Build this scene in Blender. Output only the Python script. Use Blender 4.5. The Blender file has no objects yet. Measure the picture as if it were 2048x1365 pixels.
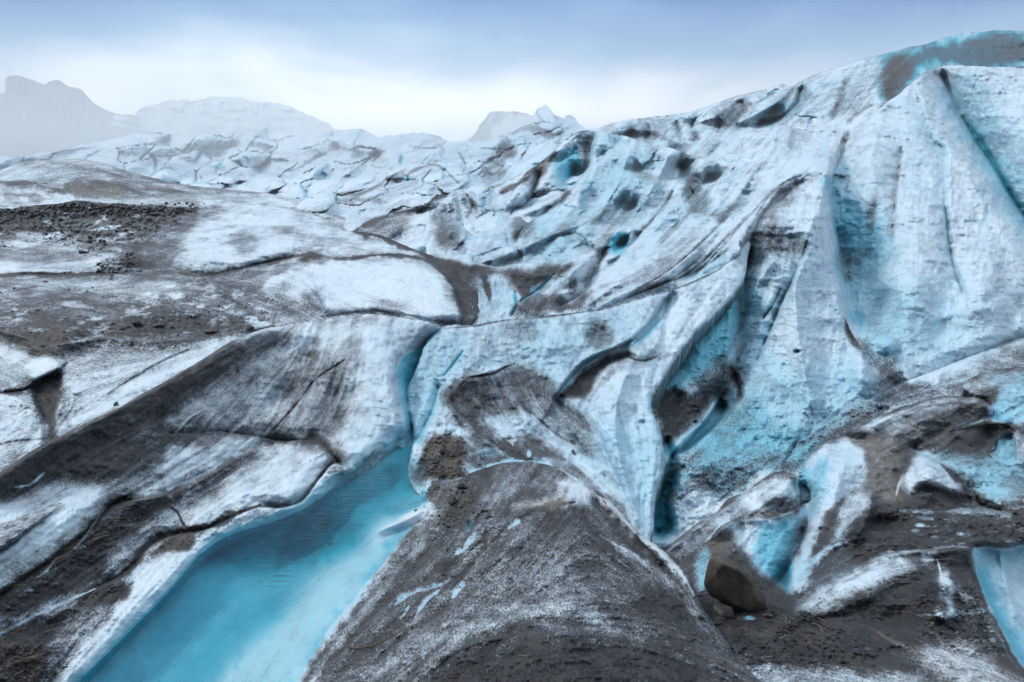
# Glacier tongue with a turquoise meltwater pool.  Everything is built from measured points:
# each sheet of ice is a surface through points whose distance from the viewpoint was estimated,
# meshed in its own (u, v) parameter space, with relief, dirt and blue-ice content per vertex.
import bpy, bmesh, math, random
import numpy as np
from mathutils import Vector

F_PX = 1200.0; CXP, CYP = 1024.0, 682.5; HORIZON = 480.0
PITCH = math.atan((CYP - HORIZON) / F_PX)
cP, sP = math.cos(PITCH), math.sin(PITCH)
WATER_Z = -3.2
rng = np.random.default_rng(7)
random.seed(7)
scene = bpy.context.scene
COL = scene.collection

# ------------------------------------------------------------------ helpers
def rays(u, v):
    x = (np.asarray(u, float) - CXP) / F_PX; y = (CYP - np.asarray(v, float)) / F_PX
    return x, cP + y * sP, -sP + y * cP
def point(u, v, D):
    a, b, c = rays(u, v); k = D / b
    return np.stack([a * k, b * k, c * k], -1)
def water_D(u, v, z=WATER_Z):
    a, b, c = rays(u, v)
    return z * b / c

def P(s):
    """'x,y[,d] x,y ...' -> list of tuples"""
    out = []
    for t in s.split():
        out.append(tuple(q if q[0] == 'w' else float(q) for q in t.split(',')))
    return out

def spline(pts, step=5.0, closed=False):
    p = np.array([q[:2] for q in pts], float)
    n = len(p)
    if n < 3 and not closed:
        m = max(2, int(np.hypot(*(p[-1] - p[0])) / step) + 1)
        return p[0] + (p[-1] - p[0]) * np.linspace(0, 1, m)[:, None]
    idx = range(n if closed else n - 1)
    out = []
    for i in idx:
        p1, p2 = p[i], p[(i + 1) % n]
        if closed: p0, p3 = p[i - 1], p[(i + 2) % n]
        else: p0 = p[max(i - 1, 0)]; p3 = p[min(i + 2, n - 1)]
        L = np.hypot(*(p2 - p1)); m = max(1, int(L / step))
        # centripetal-ish tension: limit tangents to the local segment
        t1 = (p2 - p0) * 0.5; t2 = (p3 - p1) * 0.5
        for t in (t1, t2):
            k = np.hypot(*t)
            if k > L > 0: t *= L / k
        s = (np.arange(m) / m)[:, None]
        h = lambda s: (2*s**3-3*s**2+1, s**3-2*s**2+s, -2*s**3+3*s**2, s**3-s**2)
        a, b, c, d = h(s)
        out.append(a * p1 + b * t1 + c * p2 + d * t2)
    if not closed: out.append(p[-1:])
    return np.concatenate(out)

def hash3(ix, iy, iz, seed):
    h = (ix.astype(np.uint32) * np.uint32(73856093)) ^ (iy.astype(np.uint32) * np.uint32(19349663)) ^ (iz.astype(np.uint32) * np.uint32(83492791)) ^ np.uint32(seed * 2654435761 & 0xffffffff)
    h ^= h >> np.uint32(13); h *= np.uint32(0x5bd1e995); h ^= h >> np.uint32(15); h *= np.uint32(0x27d4eb2d); h ^= h >> np.uint32(16)
    return h.astype(np.float32) / np.float32(4294967295.0)
def vnoise(p, seed=0):
    p = np.asarray(p, np.float32)
    i = np.floor(p); f = p - i; i = i.astype(np.int64)
    f = f * f * f * (f * (f * 6 - 15) + 10)
    x0, y0, z0 = i[..., 0], i[..., 1], i[..., 2]
    r = 0
    for dx in (0, 1):
        wx = f[..., 0] if dx else 1 - f[..., 0]
        for dy in (0, 1):
            wy = f[..., 1] if dy else 1 - f[..., 1]
            for dz in (0, 1):
                wz = f[..., 2] if dz else 1 - f[..., 2]
                r = r + wx * wy * wz * hash3(x0 + dx, y0 + dy, z0 + dz, seed)
    return r * 2 - 1
def fbm(p, octaves=4, seed=0, gain=0.5, lac=2.03, ridged=False):
    a, s, r = 1.0, 0.0, 0
    p = np.asarray(p, np.float32)
    for k in range(octaves):
        n = vnoise(p, seed + k * 17)
        if ridged: n = 1 - 2 * np.abs(n)
        r = r + a * n; s += a; a *= gain; p = p * lac + 13.7
    return r / s

def cells(x, y, seed=0):
    """cellular pattern: per-cell random value, offset to the cell's centre and distance to the nearest joint"""
    i, j = np.floor(x).astype(np.int64), np.floor(y).astype(np.int64)
    f1 = np.full(x.shape, 9.); f2 = np.full(x.shape, 9.); cid = np.zeros(x.shape); ox = np.zeros(x.shape); oy = np.zeros(x.shape)
    for a in (-1, 0, 1):
        for b in (-1, 0, 1):
            px = i + a + .1 + .8 * hash3(i + a, j + b, i * 0, seed); py = j + b + .1 + .8 * hash3(i + a, j + b, i * 0 + 1, seed)
            d = np.hypot(x - px, y - py); r = hash3(i + a, j + b, i * 0 + 2, seed)
            n = d < f1
            f2 = np.where(n, f1, np.minimum(f2, d)); cid = np.where(n, r, cid); ox = np.where(n, x - px, ox); oy = np.where(n, y - py, oy); f1 = np.where(n, d, f1)
    return cid, ox, oy, f2 - f1

def segdist(U, V, line, reach):
    """unsigned distance, side sign and param of nearest point on a polyline, inside a local window only"""
    H, W = U.shape
    u0, v0 = U[0, 0], V[0, 0]; st = U[0, 1] - U[0, 0]
    d = np.full(U.shape, 1e9, np.float32); side = np.zeros(U.shape, np.float32)
    L = np.concatenate([[0], np.cumsum(np.hypot(*np.diff(line, axis=0).T))])
    tt = np.zeros(U.shape, np.float32)
    for k in range(len(line) - 1):
        a, b = line[k], line[k + 1]
        lo = np.minimum(a, b) - reach; hi = np.maximum(a, b) + reach
        i0 = max(0, int((lo[1] - v0) / st)); i1 = min(H, int((hi[1] - v0) / st) + 2)
        j0 = max(0, int((lo[0] - u0) / st)); j1 = min(W, int((hi[0] - u0) / st) + 2)
        if i0 >= i1 or j0 >= j1: continue
        uu = U[i0:i1, j0:j1] - a[0]; vv = V[i0:i1, j0:j1] - a[1]
        e = b - a; ll = e @ e
        if ll < 1e-9: continue
        t = np.clip((uu * e[0] + vv * e[1]) / ll, 0, 1)
        dd = np.hypot(uu - t * e[0], vv - t * e[1])
        cr = e[0] * vv - e[1] * uu
        m = dd < d[i0:i1, j0:j1]
        d[i0:i1, j0:j1][m] = dd[m]; side[i0:i1, j0:j1][m] = cr[m]
        tt[i0:i1, j0:j1][m] = ((L[k] + t * (L[k + 1] - L[k])) / L[-1])[m]
    return d, side, tt

def inside(U, V, poly):
    r = np.zeros(U.shape, bool)
    u, v = U[0], V[:, 0]
    n = len(poly)
    for k in range(n):
        a, b = poly[k], poly[(k + 1) % n]
        if a[1] == b[1]: continue
        rows = np.nonzero((v >= min(a[1], b[1])) & (v < max(a[1], b[1])))[0]
        if len(rows) == 0: continue
        xs = a[0] + (v[rows] - a[1]) * (b[0] - a[0]) / (b[1] - a[1])
        r[rows] ^= (u[None, :] < xs[:, None])
    return r

def blur(a, s):
    """cheap gaussian: three box passes of half-width s cells"""
    s = int(max(1, s))
    for ax in (0, 1):
        for _ in range(3):
            c = np.cumsum(np.concatenate([np.repeat(a.take([0], ax), s + 1, ax), a, np.repeat(a.take([-1], ax), s, ax)], ax), ax)
            n = a.shape[ax]
            a = (c.take(range(2 * s + 1, 2 * s + 1 + n), ax) - c.take(range(0, n), ax)) / (2 * s + 1)
    return a

def smooth01(x): x = np.clip(x, 0, 1); return x * x * (3 - 2 * x)

def make_mesh(name, co, faces, mat, attrs=None, smooth=True, kind=None, label=None, cat=None):
    me = bpy.data.meshes.new(name)
    nv, nf, k = len(co), len(faces), faces.shape[1]
    me.vertices.add(nv); me.vertices.foreach_set('co', np.ascontiguousarray(co, np.float32).ravel())
    me.loops.add(nf * k); me.loops.foreach_set('vertex_index', np.ascontiguousarray(faces, np.int32).ravel())
    me.polygons.add(nf); me.polygons.foreach_set('loop_start', np.arange(0, nf * k, k, dtype=np.int32))
    me.update(calc_edges=True); me.validate()
    if smooth: me.shade_smooth()
    for n, a in (attrs or {}).items():
        at = me.attributes.new(n, 'FLOAT', 'POINT'); at.data.foreach_set('value', np.ascontiguousarray(a, np.float32).ravel())
    me.materials.append(mat)
    o = bpy.data.objects.new(name, me); COL.objects.link(o)
    if kind: o['kind'] = kind
    if label: o['label'] = label
    if cat: o['category'] = cat
    return o

class Sheet:
    """one sheet of glacier surface; outline and depth lines are measured points (u, v, distance)"""
    def __init__(s, name, outline, depth, step=2.0, jitter=1.6, dirt=.2, blue=.1, tan=0., rim=(10, .02), skirt=.25, smooth_depth=True):
        s.name, s.step, s.rim, s.skirt = name, step, rim, skirt
        poly = spline(P(outline), 5, True)
        n = len(poly); q = np.zeros((n, 3)); q[:, :2] = poly / 28; q[:, 2] = hash(name) * 0 + len(name)
        j = fbm(q, 4, 3, .6); j2 = fbm(q + 50, 4, 5, .6)
        poly = poly + np.stack([j, j2], -1) * jitter * 2
        s.poly = poly
        u0, v0 = poly.min(0) - 4 * step; u1, v1 = poly.max(0) + 4 * step
        u = np.arange(u0, u1, step); v = np.arange(v0, v1, step)
        s.U, s.V = np.meshgrid(u, v)
        # depth: radial basis through the measured lines, in log distance
        pts = []
        for ln in depth.strip().split('\n'):
            p = P(ln)
            p = [(a, b, water_D(a, b) * float(d[1:] or 1) if isinstance(d, str) else d) for a, b, d in p]
            if len(p) == 1: pts.append(p[0]); continue
            for (a, b, c), (d, e, f) in zip(p[:-1], p[1:]):
                m = max(1, int(math.hypot(d - a, e - b) / 34))
                for t in np.arange(m) / m:
                    pts.append((a + (d - a) * t, b + (e - b) * t, math.exp(math.log(c) * (1 - t) + math.log(f) * t)))
            pts.append(p[-1])
        pts = np.array(pts); X = pts[:, :2] / 100; y = np.log(pts[:, 2])
        X = X + rng.normal(0, 1e-4, X.shape)
        N = len(X)
        K = -np.hypot(X[:, None, 0] - X[None, :, 0], X[:, None, 1] - X[None, :, 1]) - 0.0
        K -= np.eye(N) * -0.004
        Pm = np.concatenate([np.ones((N, 1)), X], 1)
        A = np.block([[K, Pm], [Pm.T, np.zeros((3, 3))]])
        w = np.linalg.lstsq(A, np.concatenate([y, [0, 0, 0]]), rcond=None)[0]
        uc = np.arange(u0, u1 + 8, 8.); vc = np.arange(v0, v1 + 8, 8.)
        Uc, Vc = np.meshgrid(uc, vc)
        R = np.full(Uc.shape, w[N]) + w[N + 1] * Uc / 100 + w[N + 2] * Vc / 100
        for k in range(N):
            R -= w[k] * np.hypot(Uc / 100 - X[k, 0], Vc / 100 - X[k, 1])
        s.logD = s.upsample(R, uc, vc)
        if smooth_depth: s.logD = blur(s.logD, 7 / step)
        z = np.zeros_like(s.logD)
        s.dirt = z + dirt; s.blue = z + blue; s.tan = z + tan
        s.rel = z.copy(); s.smap = z + 1.
        # edge roughness for paint strokes: warp of the parameter space
        q = np.stack([s.U / 46, s.V / 46, z + 2.], -1)
        s.wu = fbm(q, 4, 21, .6) * 16; s.wv = fbm(q + 31, 4, 22, .6) * 16
        s.wn = fbm(np.stack([s.U / 17, s.V / 17, z + 5.], -1), 3, 27, .6) * 2.2
        s.flows = []
    def upsample(s, R, uc, vc):
        fu = np.clip((s.U[0] - uc[0]) / (uc[1] - uc[0]), 0, len(uc) - 1.001); fv = np.clip((s.V[:, 0] - vc[0]) / (vc[1] - vc[0]), 0, len(vc) - 1.001)
        i = fv.astype(int); j = fu.astype(int); a = (fv - i)[:, None]; b = (fu - j)[None]
        return (R[i][:, j] * (1-a) * (1-b) + R[i + 1][:, j] * a * (1-b) + R[i][:, j + 1] * (1-a) * b + R[i + 1][:, j + 1] * a * b)
    # --- strokes: a line with a width to each side.  dz: relief as a share of distance (+ away, - nearer)
    def line(s, pts, wl, wr=None, dz=0., dirt=None, blue=None, tan=None, p=2.0, op=1., warp=1., taper=False):
        wr = wl if wr is None else wr
        ln = spline(P(pts)); reach = max(wl, wr) + 14
        if dz:
            if wl + wr < 26: dz *= .55
            d, side, tt = segdist(s.U, s.V, ln, reach)
            w = np.where(side > 0, wr, wl)
            f = np.clip(1 - d / w, 0, 1) ** p
            if taper: f *= smooth01(np.minimum(tt, 1 - tt) * 4)
            s.rel += dz * f
        if dirt is not None or blue is not None or tan is not None:
            k = warp * min(1., (wl + wr) / 50)
            d, side, tt = segdist(s.U + s.wu * k, s.V + s.wv * k, ln, reach + 20) if False else s._wd(ln, reach, k)
            w = np.where(side > 0, wr, wl) * np.clip(1 + warp * .55 * s.wn, .25, 1.8)
            if wl + wr < 26: w = w * (.25 + .75 * smooth01(np.minimum(tt, 1 - tt) * 7))
            f = smooth01((1 - d / w) * 1.15) * op
            if taper: f *= smooth01(np.minimum(tt, 1 - tt) * 5)
            elif abs(wl - wr) > 20: f *= smooth01(np.minimum(tt, 1 - tt) * 12)
            s.mix(f, dirt, blue, tan)
        return s
    def _wd(s, ln, reach, k):
        d, side, tt = segdist(s.U, s.V, ln, reach + 16)
        # roughen the distance itself
        return np.maximum(0, d + (s.wu * .8 + s.wv * .2) * k * .7), side, tt
    def mix(s, f, dirt, blue, tan):
        if dirt is not None: s.dirt += (dirt - s.dirt) * f
        if blue is not None: s.blue += (blue - s.blue) * f
        if tan is not None: s.tan += (tan - s.tan) * f
    def area(s, pts, feather=20, dz=0., dirt=None, blue=None, tan=None, op=1., warp=1.):
        po = spline(P(pts), 8, True)
        ins = inside(s.U, s.V, po)
        d, _, _ = segdist(s.U, s.V, np.concatenate([po, po[:1]]), feather * 1.5 + 24)
        sd = np.where(ins, -d, d)
        if dz: s.rel += dz * smooth01(.5 - sd / (2 * feather))
        k = warp * min(1.5, feather / 12)
        fe = feather * 1.45 if warp >= 1 else feather
        f = smooth01(.5 - (sd + s.wu * k + s.wn * feather * .3) / (2 * fe)) * op
        s.mix(f, dirt, blue, tan)
        return s
    def spot(s, u, v, ru, rv, ang=0., dz=0., dirt=None, blue=None, tan=None, op=1.):
        a = math.radians(ang); du = s.U - u; dv = s.V - v
        x = (du * math.cos(a) + dv * math.sin(a)) / ru; y = (-du * math.sin(a) + dv * math.cos(a)) / rv
        r = np.hypot(x, y)
        if dz: s.rel += dz * np.clip(1 - r * r, 0, 1) ** 2
        f = smooth01((1.15 - r - s.wu * .02) * 1.3) * op
        s.mix(f, dirt, blue, tan)
        return s
    def blocks(s, pts, feather, amp, w, h, shear=0., seed=0, joint=.5, blue=0., dirt=0.):
        po = spline(P(pts), 8, True)
        d, _, _ = segdist(s.U, s.V, np.concatenate([po, po[:1]]), feather * 1.2)
        f = smooth01(.5 - np.where(inside(s.U, s.V, po), -d, d) / (2 * feather))
        x = (s.U + s.wu * 1.1 + shear * s.V) / w; y = (s.V + s.wv * .8) / h
        cid, ox, oy, e = cells(x, y, seed)
        c2 = (cid * 7.31) % 1; c3 = (cid * 13.7) % 1
        j = np.clip(1 - e / .16, 0, 1)
        fld = (cid - .5) * .9 + ox * (c2 - .5) * 1.6 + oy * (c3 - .2) * 1.3
        s.rel += amp * f * (.2 * fld + .8 * blur(fld, 3) + joint * j * j * (c3 > .55))
        jj = smooth01((1 - e / .12)) * f * (c3 > .55)
        s.blue += blue * jj; s.dirt += dirt * jj * (c2 > .5)
    def calm(s, pts, feather, val):
        po = spline(P(pts), 8, True)
        d, _, _ = segdist(s.U, s.V, np.concatenate([po, po[:1]]), feather * 1.2)
        f = smooth01(.5 - np.where(inside(s.U, s.V, po), -d, d) / (2 * feather))
        s.smap += (val - s.smap) * f
    def rubble(s, pts, feather, amp, cell=9., thin=.5):
        po = spline(P(pts), 8, True)
        d, _, _ = segdist(s.U, s.V, np.concatenate([po, po[:1]]), feather * 1.2)
        f = smooth01(.5 - np.where(inside(s.U, s.V, po), -d, d) / (2 * feather))
        n = fbm(np.stack([s.U / cell, s.V / (cell * .6), s.U * 0 + 4.4], -1), 4, 81, .62)
        s.rel -= amp * f * np.abs(n)
        g = fbm(np.stack([s.U / (cell * 2.6) + s.V / 40, s.V / (cell * .9), s.U * 0 + 9.4], -1), 4, 85, .6)
        s.dirt -= thin * f * smooth01((g - .12) * 4)
        s.dirt = np.clip(s.dirt, 0, 1.05)
    def flow(s, *lines):
        for l in lines: s.flows.append(spline(P(l), 25))
        return s
    def lic(s):
        H, W = s.U.shape
        src = []
        for l in s.flows:
            e = np.diff(l, axis=0); th = np.arctan2(e[:, 1], e[:, 0]); m = (l[1:] + l[:-1]) / 2
            src += [(m[i, 0], m[i, 1], math.cos(2 * th[i]), math.sin(2 * th[i])) for i in range(len(th))]
        src = np.array(src if src else [(0, 0, 1, 0)])
        uc = np.arange(s.U[0, 0], s.U[0, -1] + 32, 24.); vc = np.arange(s.V[0, 0], s.V[-1, 0] + 32, 24.)
        Uc, Vc = np.meshgrid(uc, vc); C = np.zeros(Uc.shape); S = np.zeros(Uc.shape)
        for a, b, c, d in src:
            w = 1 / (((Uc - a) ** 2 + (Vc - b) ** 2) + 400) ** 1.5
            C += w * c; S += w * d
        th = .5 * np.arctan2(S, C)
        cs = s.upsample(np.cos(2 * th), uc, vc); sn = s.upsample(np.sin(2 * th), uc, vc)
        th = .5 * np.arctan2(sn, cs) + s.wu * .012
        dx, dy = np.cos(th), np.sin(th)
        I, J = np.mgrid[0:H, 0:W].astype(np.float32)
        def run(noise, L, h=1.):
            acc = noise.copy(); n = 1
            for sgn in (1, -1):
                y, x = I.copy(), J.copy()
                ddx = dx * sgn; ddy = dy * sgn
                for k in range(L):
                    ii = np.clip(y, 0, H - 1).astype(int); jj = np.clip(x, 0, W - 1).astype(int)
                    gx, gy = dx[ii, jj], dy[ii, jj]
                    fl = np.where(gx * ddx + gy * ddy < 0, -1, 1); ddx = gx * fl; ddy = gy * fl
                    x += ddx * h; y += ddy * h
                    ii = np.clip(y, 0, H - 1).astype(int); jj = np.clip(x, 0, W - 1).astype(int)
                    acc += noise[ii, jj]; n += 1
            return acc / n
        r = np.random.default_rng(len(s.name) * 7 + H)
        fine = run(r.normal(size=(H, W)).astype(np.float32), 7)
        mid = run(blur(r.normal(size=(H, W)).astype(np.float32), 1), 16, 1.5)
        big = run(blur(r.normal(size=(H, W)).astype(np.float32), 4), 30, 2.)
        hz = blur(r.normal(size=(H, W)).astype(np.float32), 9); hz = -np.abs(hz / hz.std()); huge = run(hz, 14, 2.5)
        N = lambda a: (a - a.mean()) / (a.std() + 1e-9)
        return N(fine), N(mid), N(big), N(huge)
    def build(s, mat, label, cat, rough=.009, groove=.004, kind='structure', streak_mix=(.45, .5, .5), gain=1., fold=.010, crag=0., pit=.008):
        st = s.step
        ins = inside(s.U, s.V, s.poly)
        cl = np.concatenate([s.poly, s.poly[:1]])
        d, _, _ = segdist(s.U, s.V, cl, s.rim[0] + 3 * st)
        fi, mi, bi, hi = s.lic()
        s.rel *= gain
        D0 = np.exp(s.logD + s.rel)
        P0 = point(s.U, s.V, D0)
        # roughness relative to local scale
        sc = np.exp(np.round(np.log2(D0)) * math.log(2))
        base = float(np.median(D0[ins]))
        q = P0 / base
        n = fbm(q * 9, 5, 5, .52) + .8 * fbm(q * 34, 3, 9, .5) * .35
        n = n * np.minimum(1, .25 + s.smap * 4)
        n2 = fbm(np.stack([s.U / 70, s.V / 50, s.U * 0 + 3.3], -1), 3, 61, .5)
        rel = s.rel + rough * (n + .9 * n2) + groove * (.25 + .75 * s.smap) * (.6 * bi + .45 * mi + .12 * fi)
        fm = smooth01(.5 + 1.1 * fbm(np.stack([s.U / 130, s.V / 110, s.U * 0 + 6.6], -1), 3, 91))
        rel = rel - fold * s.smap * fm * np.clip(hi, -2.2, 2.2)
        rel = rel - pit * np.minimum(1, s.smap * 4) * np.abs(fbm(np.stack([s.U / 20, s.V / 15, s.U * 0 + 2.2], -1), 4, 95, .6))
        if crag:
            w3 = np.stack([s.U / 90 + s.wu * .01, s.V / 60 + s.wv * .01, s.U * 0 + 8.1], -1)
            rel = rel - crag * (.0 + np.minimum(1, s.smap * 4)) * fbm(w3, 5, 71, .52, ridged=True)
        t = np.clip(d / s.rim[0], 0, 1)
        rel = rel + s.rim[1] * (1 - np.sqrt(np.clip(1 - (1 - t) ** 2, 0, 1)))
        U = s.U.copy(); V = s.V.copy()
        # faces with any corner inside, outside corners pulled onto the outline
        keep = ins[:-1, :-1] | ins[1:, :-1] | ins[:-1, 1:] | ins[1:, 1:]
        used = np.zeros(ins.shape, bool)
        used[:-1, :-1] |= keep; used[1:, :-1] |= keep; used[:-1, 1:] |= keep; used[1:, 1:] |= keep
        mv = used & ~ins
        iu, iv = U[mv], V[mv]
        bu, bv = iu.copy(), iv.copy(); bd = np.full(iu.shape, 1e9)
        A = cl[:-1]; E = np.diff(cl, axis=0)
        for k in range(len(E)):
            ll = E[k] @ E[k]
            if ll < 1e-9: continue
            m = (np.abs(iu - A[k, 0]) < 14 + abs(E[k, 0])) & (np.abs(iv - A[k, 1]) < 14 + abs(E[k, 1]))
            if not m.any(): continue
            tt = np.clip(((iu[m] - A[k, 0]) * E[k, 0] + (iv[m] - A[k, 1]) * E[k, 1]) / ll, 0, 1)
            xu = A[k, 0] + tt * E[k, 0]; xv = A[k, 1] + tt * E[k, 1]
            dd = np.hypot(iu[m] - xu, iv[m] - xv)
            better = dd < bd[m]
            ix = np.nonzero(m)[0][better]
            bu[ix] = xu[better]; bv[ix] = xv[better]; bd[ix] = dd[better]
        U[mv], V[mv] = bu, bv
        rel[mv] += s.rim[1] * 0.
        D = np.exp(s.logD + rel)
        idx = -np.ones(ins.shape, int); idx[used] = np.arange(used.sum())
        co = point(U[used], V[used], D[used])
        f = np.stack([idx[:-1, :-1][keep], idx[1:, :-1][keep], idx[1:, 1:][keep], idx[:-1, 1:][keep]], -1)
        # skirt: the rim goes on behind, away from the viewer and into the ice
        e = np.concatenate([f[:, [0, 1]], f[:, [1, 2]], f[:, [2, 3]], f[:, [3, 0]]])
        key = np.sort(e, 1); kk = key[:, 0] * (len(co) + 1) + key[:, 1]
        un, first, cnt = np.unique(kk, return_index=True, return_counts=True)
        be = e[first[cnt == 1]]
        bvs = np.unique(be); mp = -np.ones(len(co), int)
        rows = [co]; fs = [f]
        prev = bvs; n0 = len(co)
        cen = co.mean(0)
        for k, (g, dr) in enumerate(((.02, .004), (.07, .03), (s.skirt, .14))):
            mp[bvs] = n0 + np.arange(len(bvs))
            c0 = co[bvs]
            c2 = c0 * (1 + g)
            c2[:, 2] -= dr * np.abs(c0[:, 1])
            c2[:, 0] += (cen[0] - c2[:, 0]) * dr * .5
            rows.append(c2)
            pm = mp.copy() if k == 0 else pm
            a, b = be[:, 0], be[:, 1]
            if k == 0: fs.append(np.stack([b, a, mp[a], mp[b]], -1))
            else: fs.append(np.stack([old[b], old[a], mp[a], mp[b]], -1))
            old = mp.copy(); n0 += len(bvs)
        co = np.concatenate(rows); f = np.concatenate(fs)
        def ext(a):
            a = a[used]; return np.concatenate([a] + [a[bvs]] * 3)
        sm = streak_mix
        z = (sm[0] * fi + sm[1] * mi + sm[2] * bi) / math.sqrt(sum(q * q for q in sm))
        streak = .5 + .5 * np.tanh(z * .8) * (.25 + .75 * s.smap)
        s.used = used
        s.final_logD = s.logD + rel
        return make_mesh(s.name, co, f, mat, dict(dirt=ext(s.dirt), blue=ext(s.blue), tan=ext(s.tan), streak=ext(streak)), kind=kind, label=label, cat=cat)
    def at(s, u, v, lift=0.):
        """point of this surface seen at (u, v)"""
        j = int(round((u - s.U[0, 0]) / s.step)); i = int(round((v - s.V[0, 0]) / s.step))
        i = min(max(i, 0), s.U.shape[0] - 1); j = min(max(j, 0), s.U.shape[1] - 1)
        p = point(u, v, math.exp(s.final_logD[i, j]))
        return Vector((p[0], p[1], p[2] + lift))

# ------------------------------------------------------------------ materials
def new_mat(name):
    m = bpy.data.materials.new(name); m.use_nodes = True
    nt = m.node_tree; nt.nodes.clear()
    return m, nt
class NT:
    def __init__(s, nt): s.nt = nt
    def n(s, t, **kw):
        nd = s.nt.nodes.new(t)
        for k, v in kw.items():
            if k.startswith('i_'): 
                key = k[2:].replace('_', ' ')
                nd.inputs[key].default_value = v
            else: setattr(nd, k, v)
        return nd
    def link(s, a, b): s.nt.links.new(a, b)
    def math(s, op, a, b=None, c=None, clamp=False):
        nd = s.nt.nodes.new('ShaderNodeMath'); nd.operation = op; nd.use_clamp = clamp
        for i, x in enumerate((a, b, c)):
            if x is None: continue
            if isinstance(x, (int, float)): nd.inputs[i].default_value = x
            else: s.link(x, nd.inputs[i])
        return nd.outputs[0]
    def attr(s, name): return s.n('ShaderNodeAttribute', attribute_name=name).outputs['Fac']
    def noise(s, vec, scale, detail=4, rough=.5, dist=0., **kw):
        nd = s.n('ShaderNodeTexNoise'); nd.inputs['Scale'].default_value = scale; nd.inputs['Detail'].default_value = detail
        nd.inputs['Roughness'].default_value = rough; nd.inputs['Distortion'].default_value = dist
        s.link(vec, nd.inputs['Vector']); return nd.outputs['Fac']
    def ramp(s, fac, stops, interp='LINEAR'):
        nd = s.n('ShaderNodeValToRGB'); cr = nd.color_ramp; cr.interpolation = interp
        while len(cr.elements) < len(stops): cr.elements.new(.5)
        for e, (p, c) in zip(cr.elements, stops):
            e.position = p; e.color = (*c, 1) if len(c) == 3 else c
        s.link(fac, nd.inputs[0]); return nd.outputs[0]
    def mix(s, fac, a, b, blend='MIX'):
        nd = s.n('ShaderNodeMix', data_type='RGBA', blend_type=blend)
        for sock, x in ((nd.inputs[0], fac), (nd.inputs[6], a), (nd.inputs[7], b)):
            if isinstance(x, (int, float)): sock.default_value = x
            elif isinstance(x, tuple): sock.default_value = (*x, 1)
            else: s.link(x, sock)
        return nd.outputs[2]
    def mapr(s, x, a, b, c=0., d=1., smooth=True):
        nd = s.n('ShaderNodeMapRange'); nd.interpolation_type = 'SMOOTHSTEP' if smooth else 'LINEAR'
        s.link(x, nd.inputs[0])
        for i, v in enumerate((a, b, c, d)): nd.inputs[i + 1].default_value = v
        return nd.outputs[0]

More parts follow.
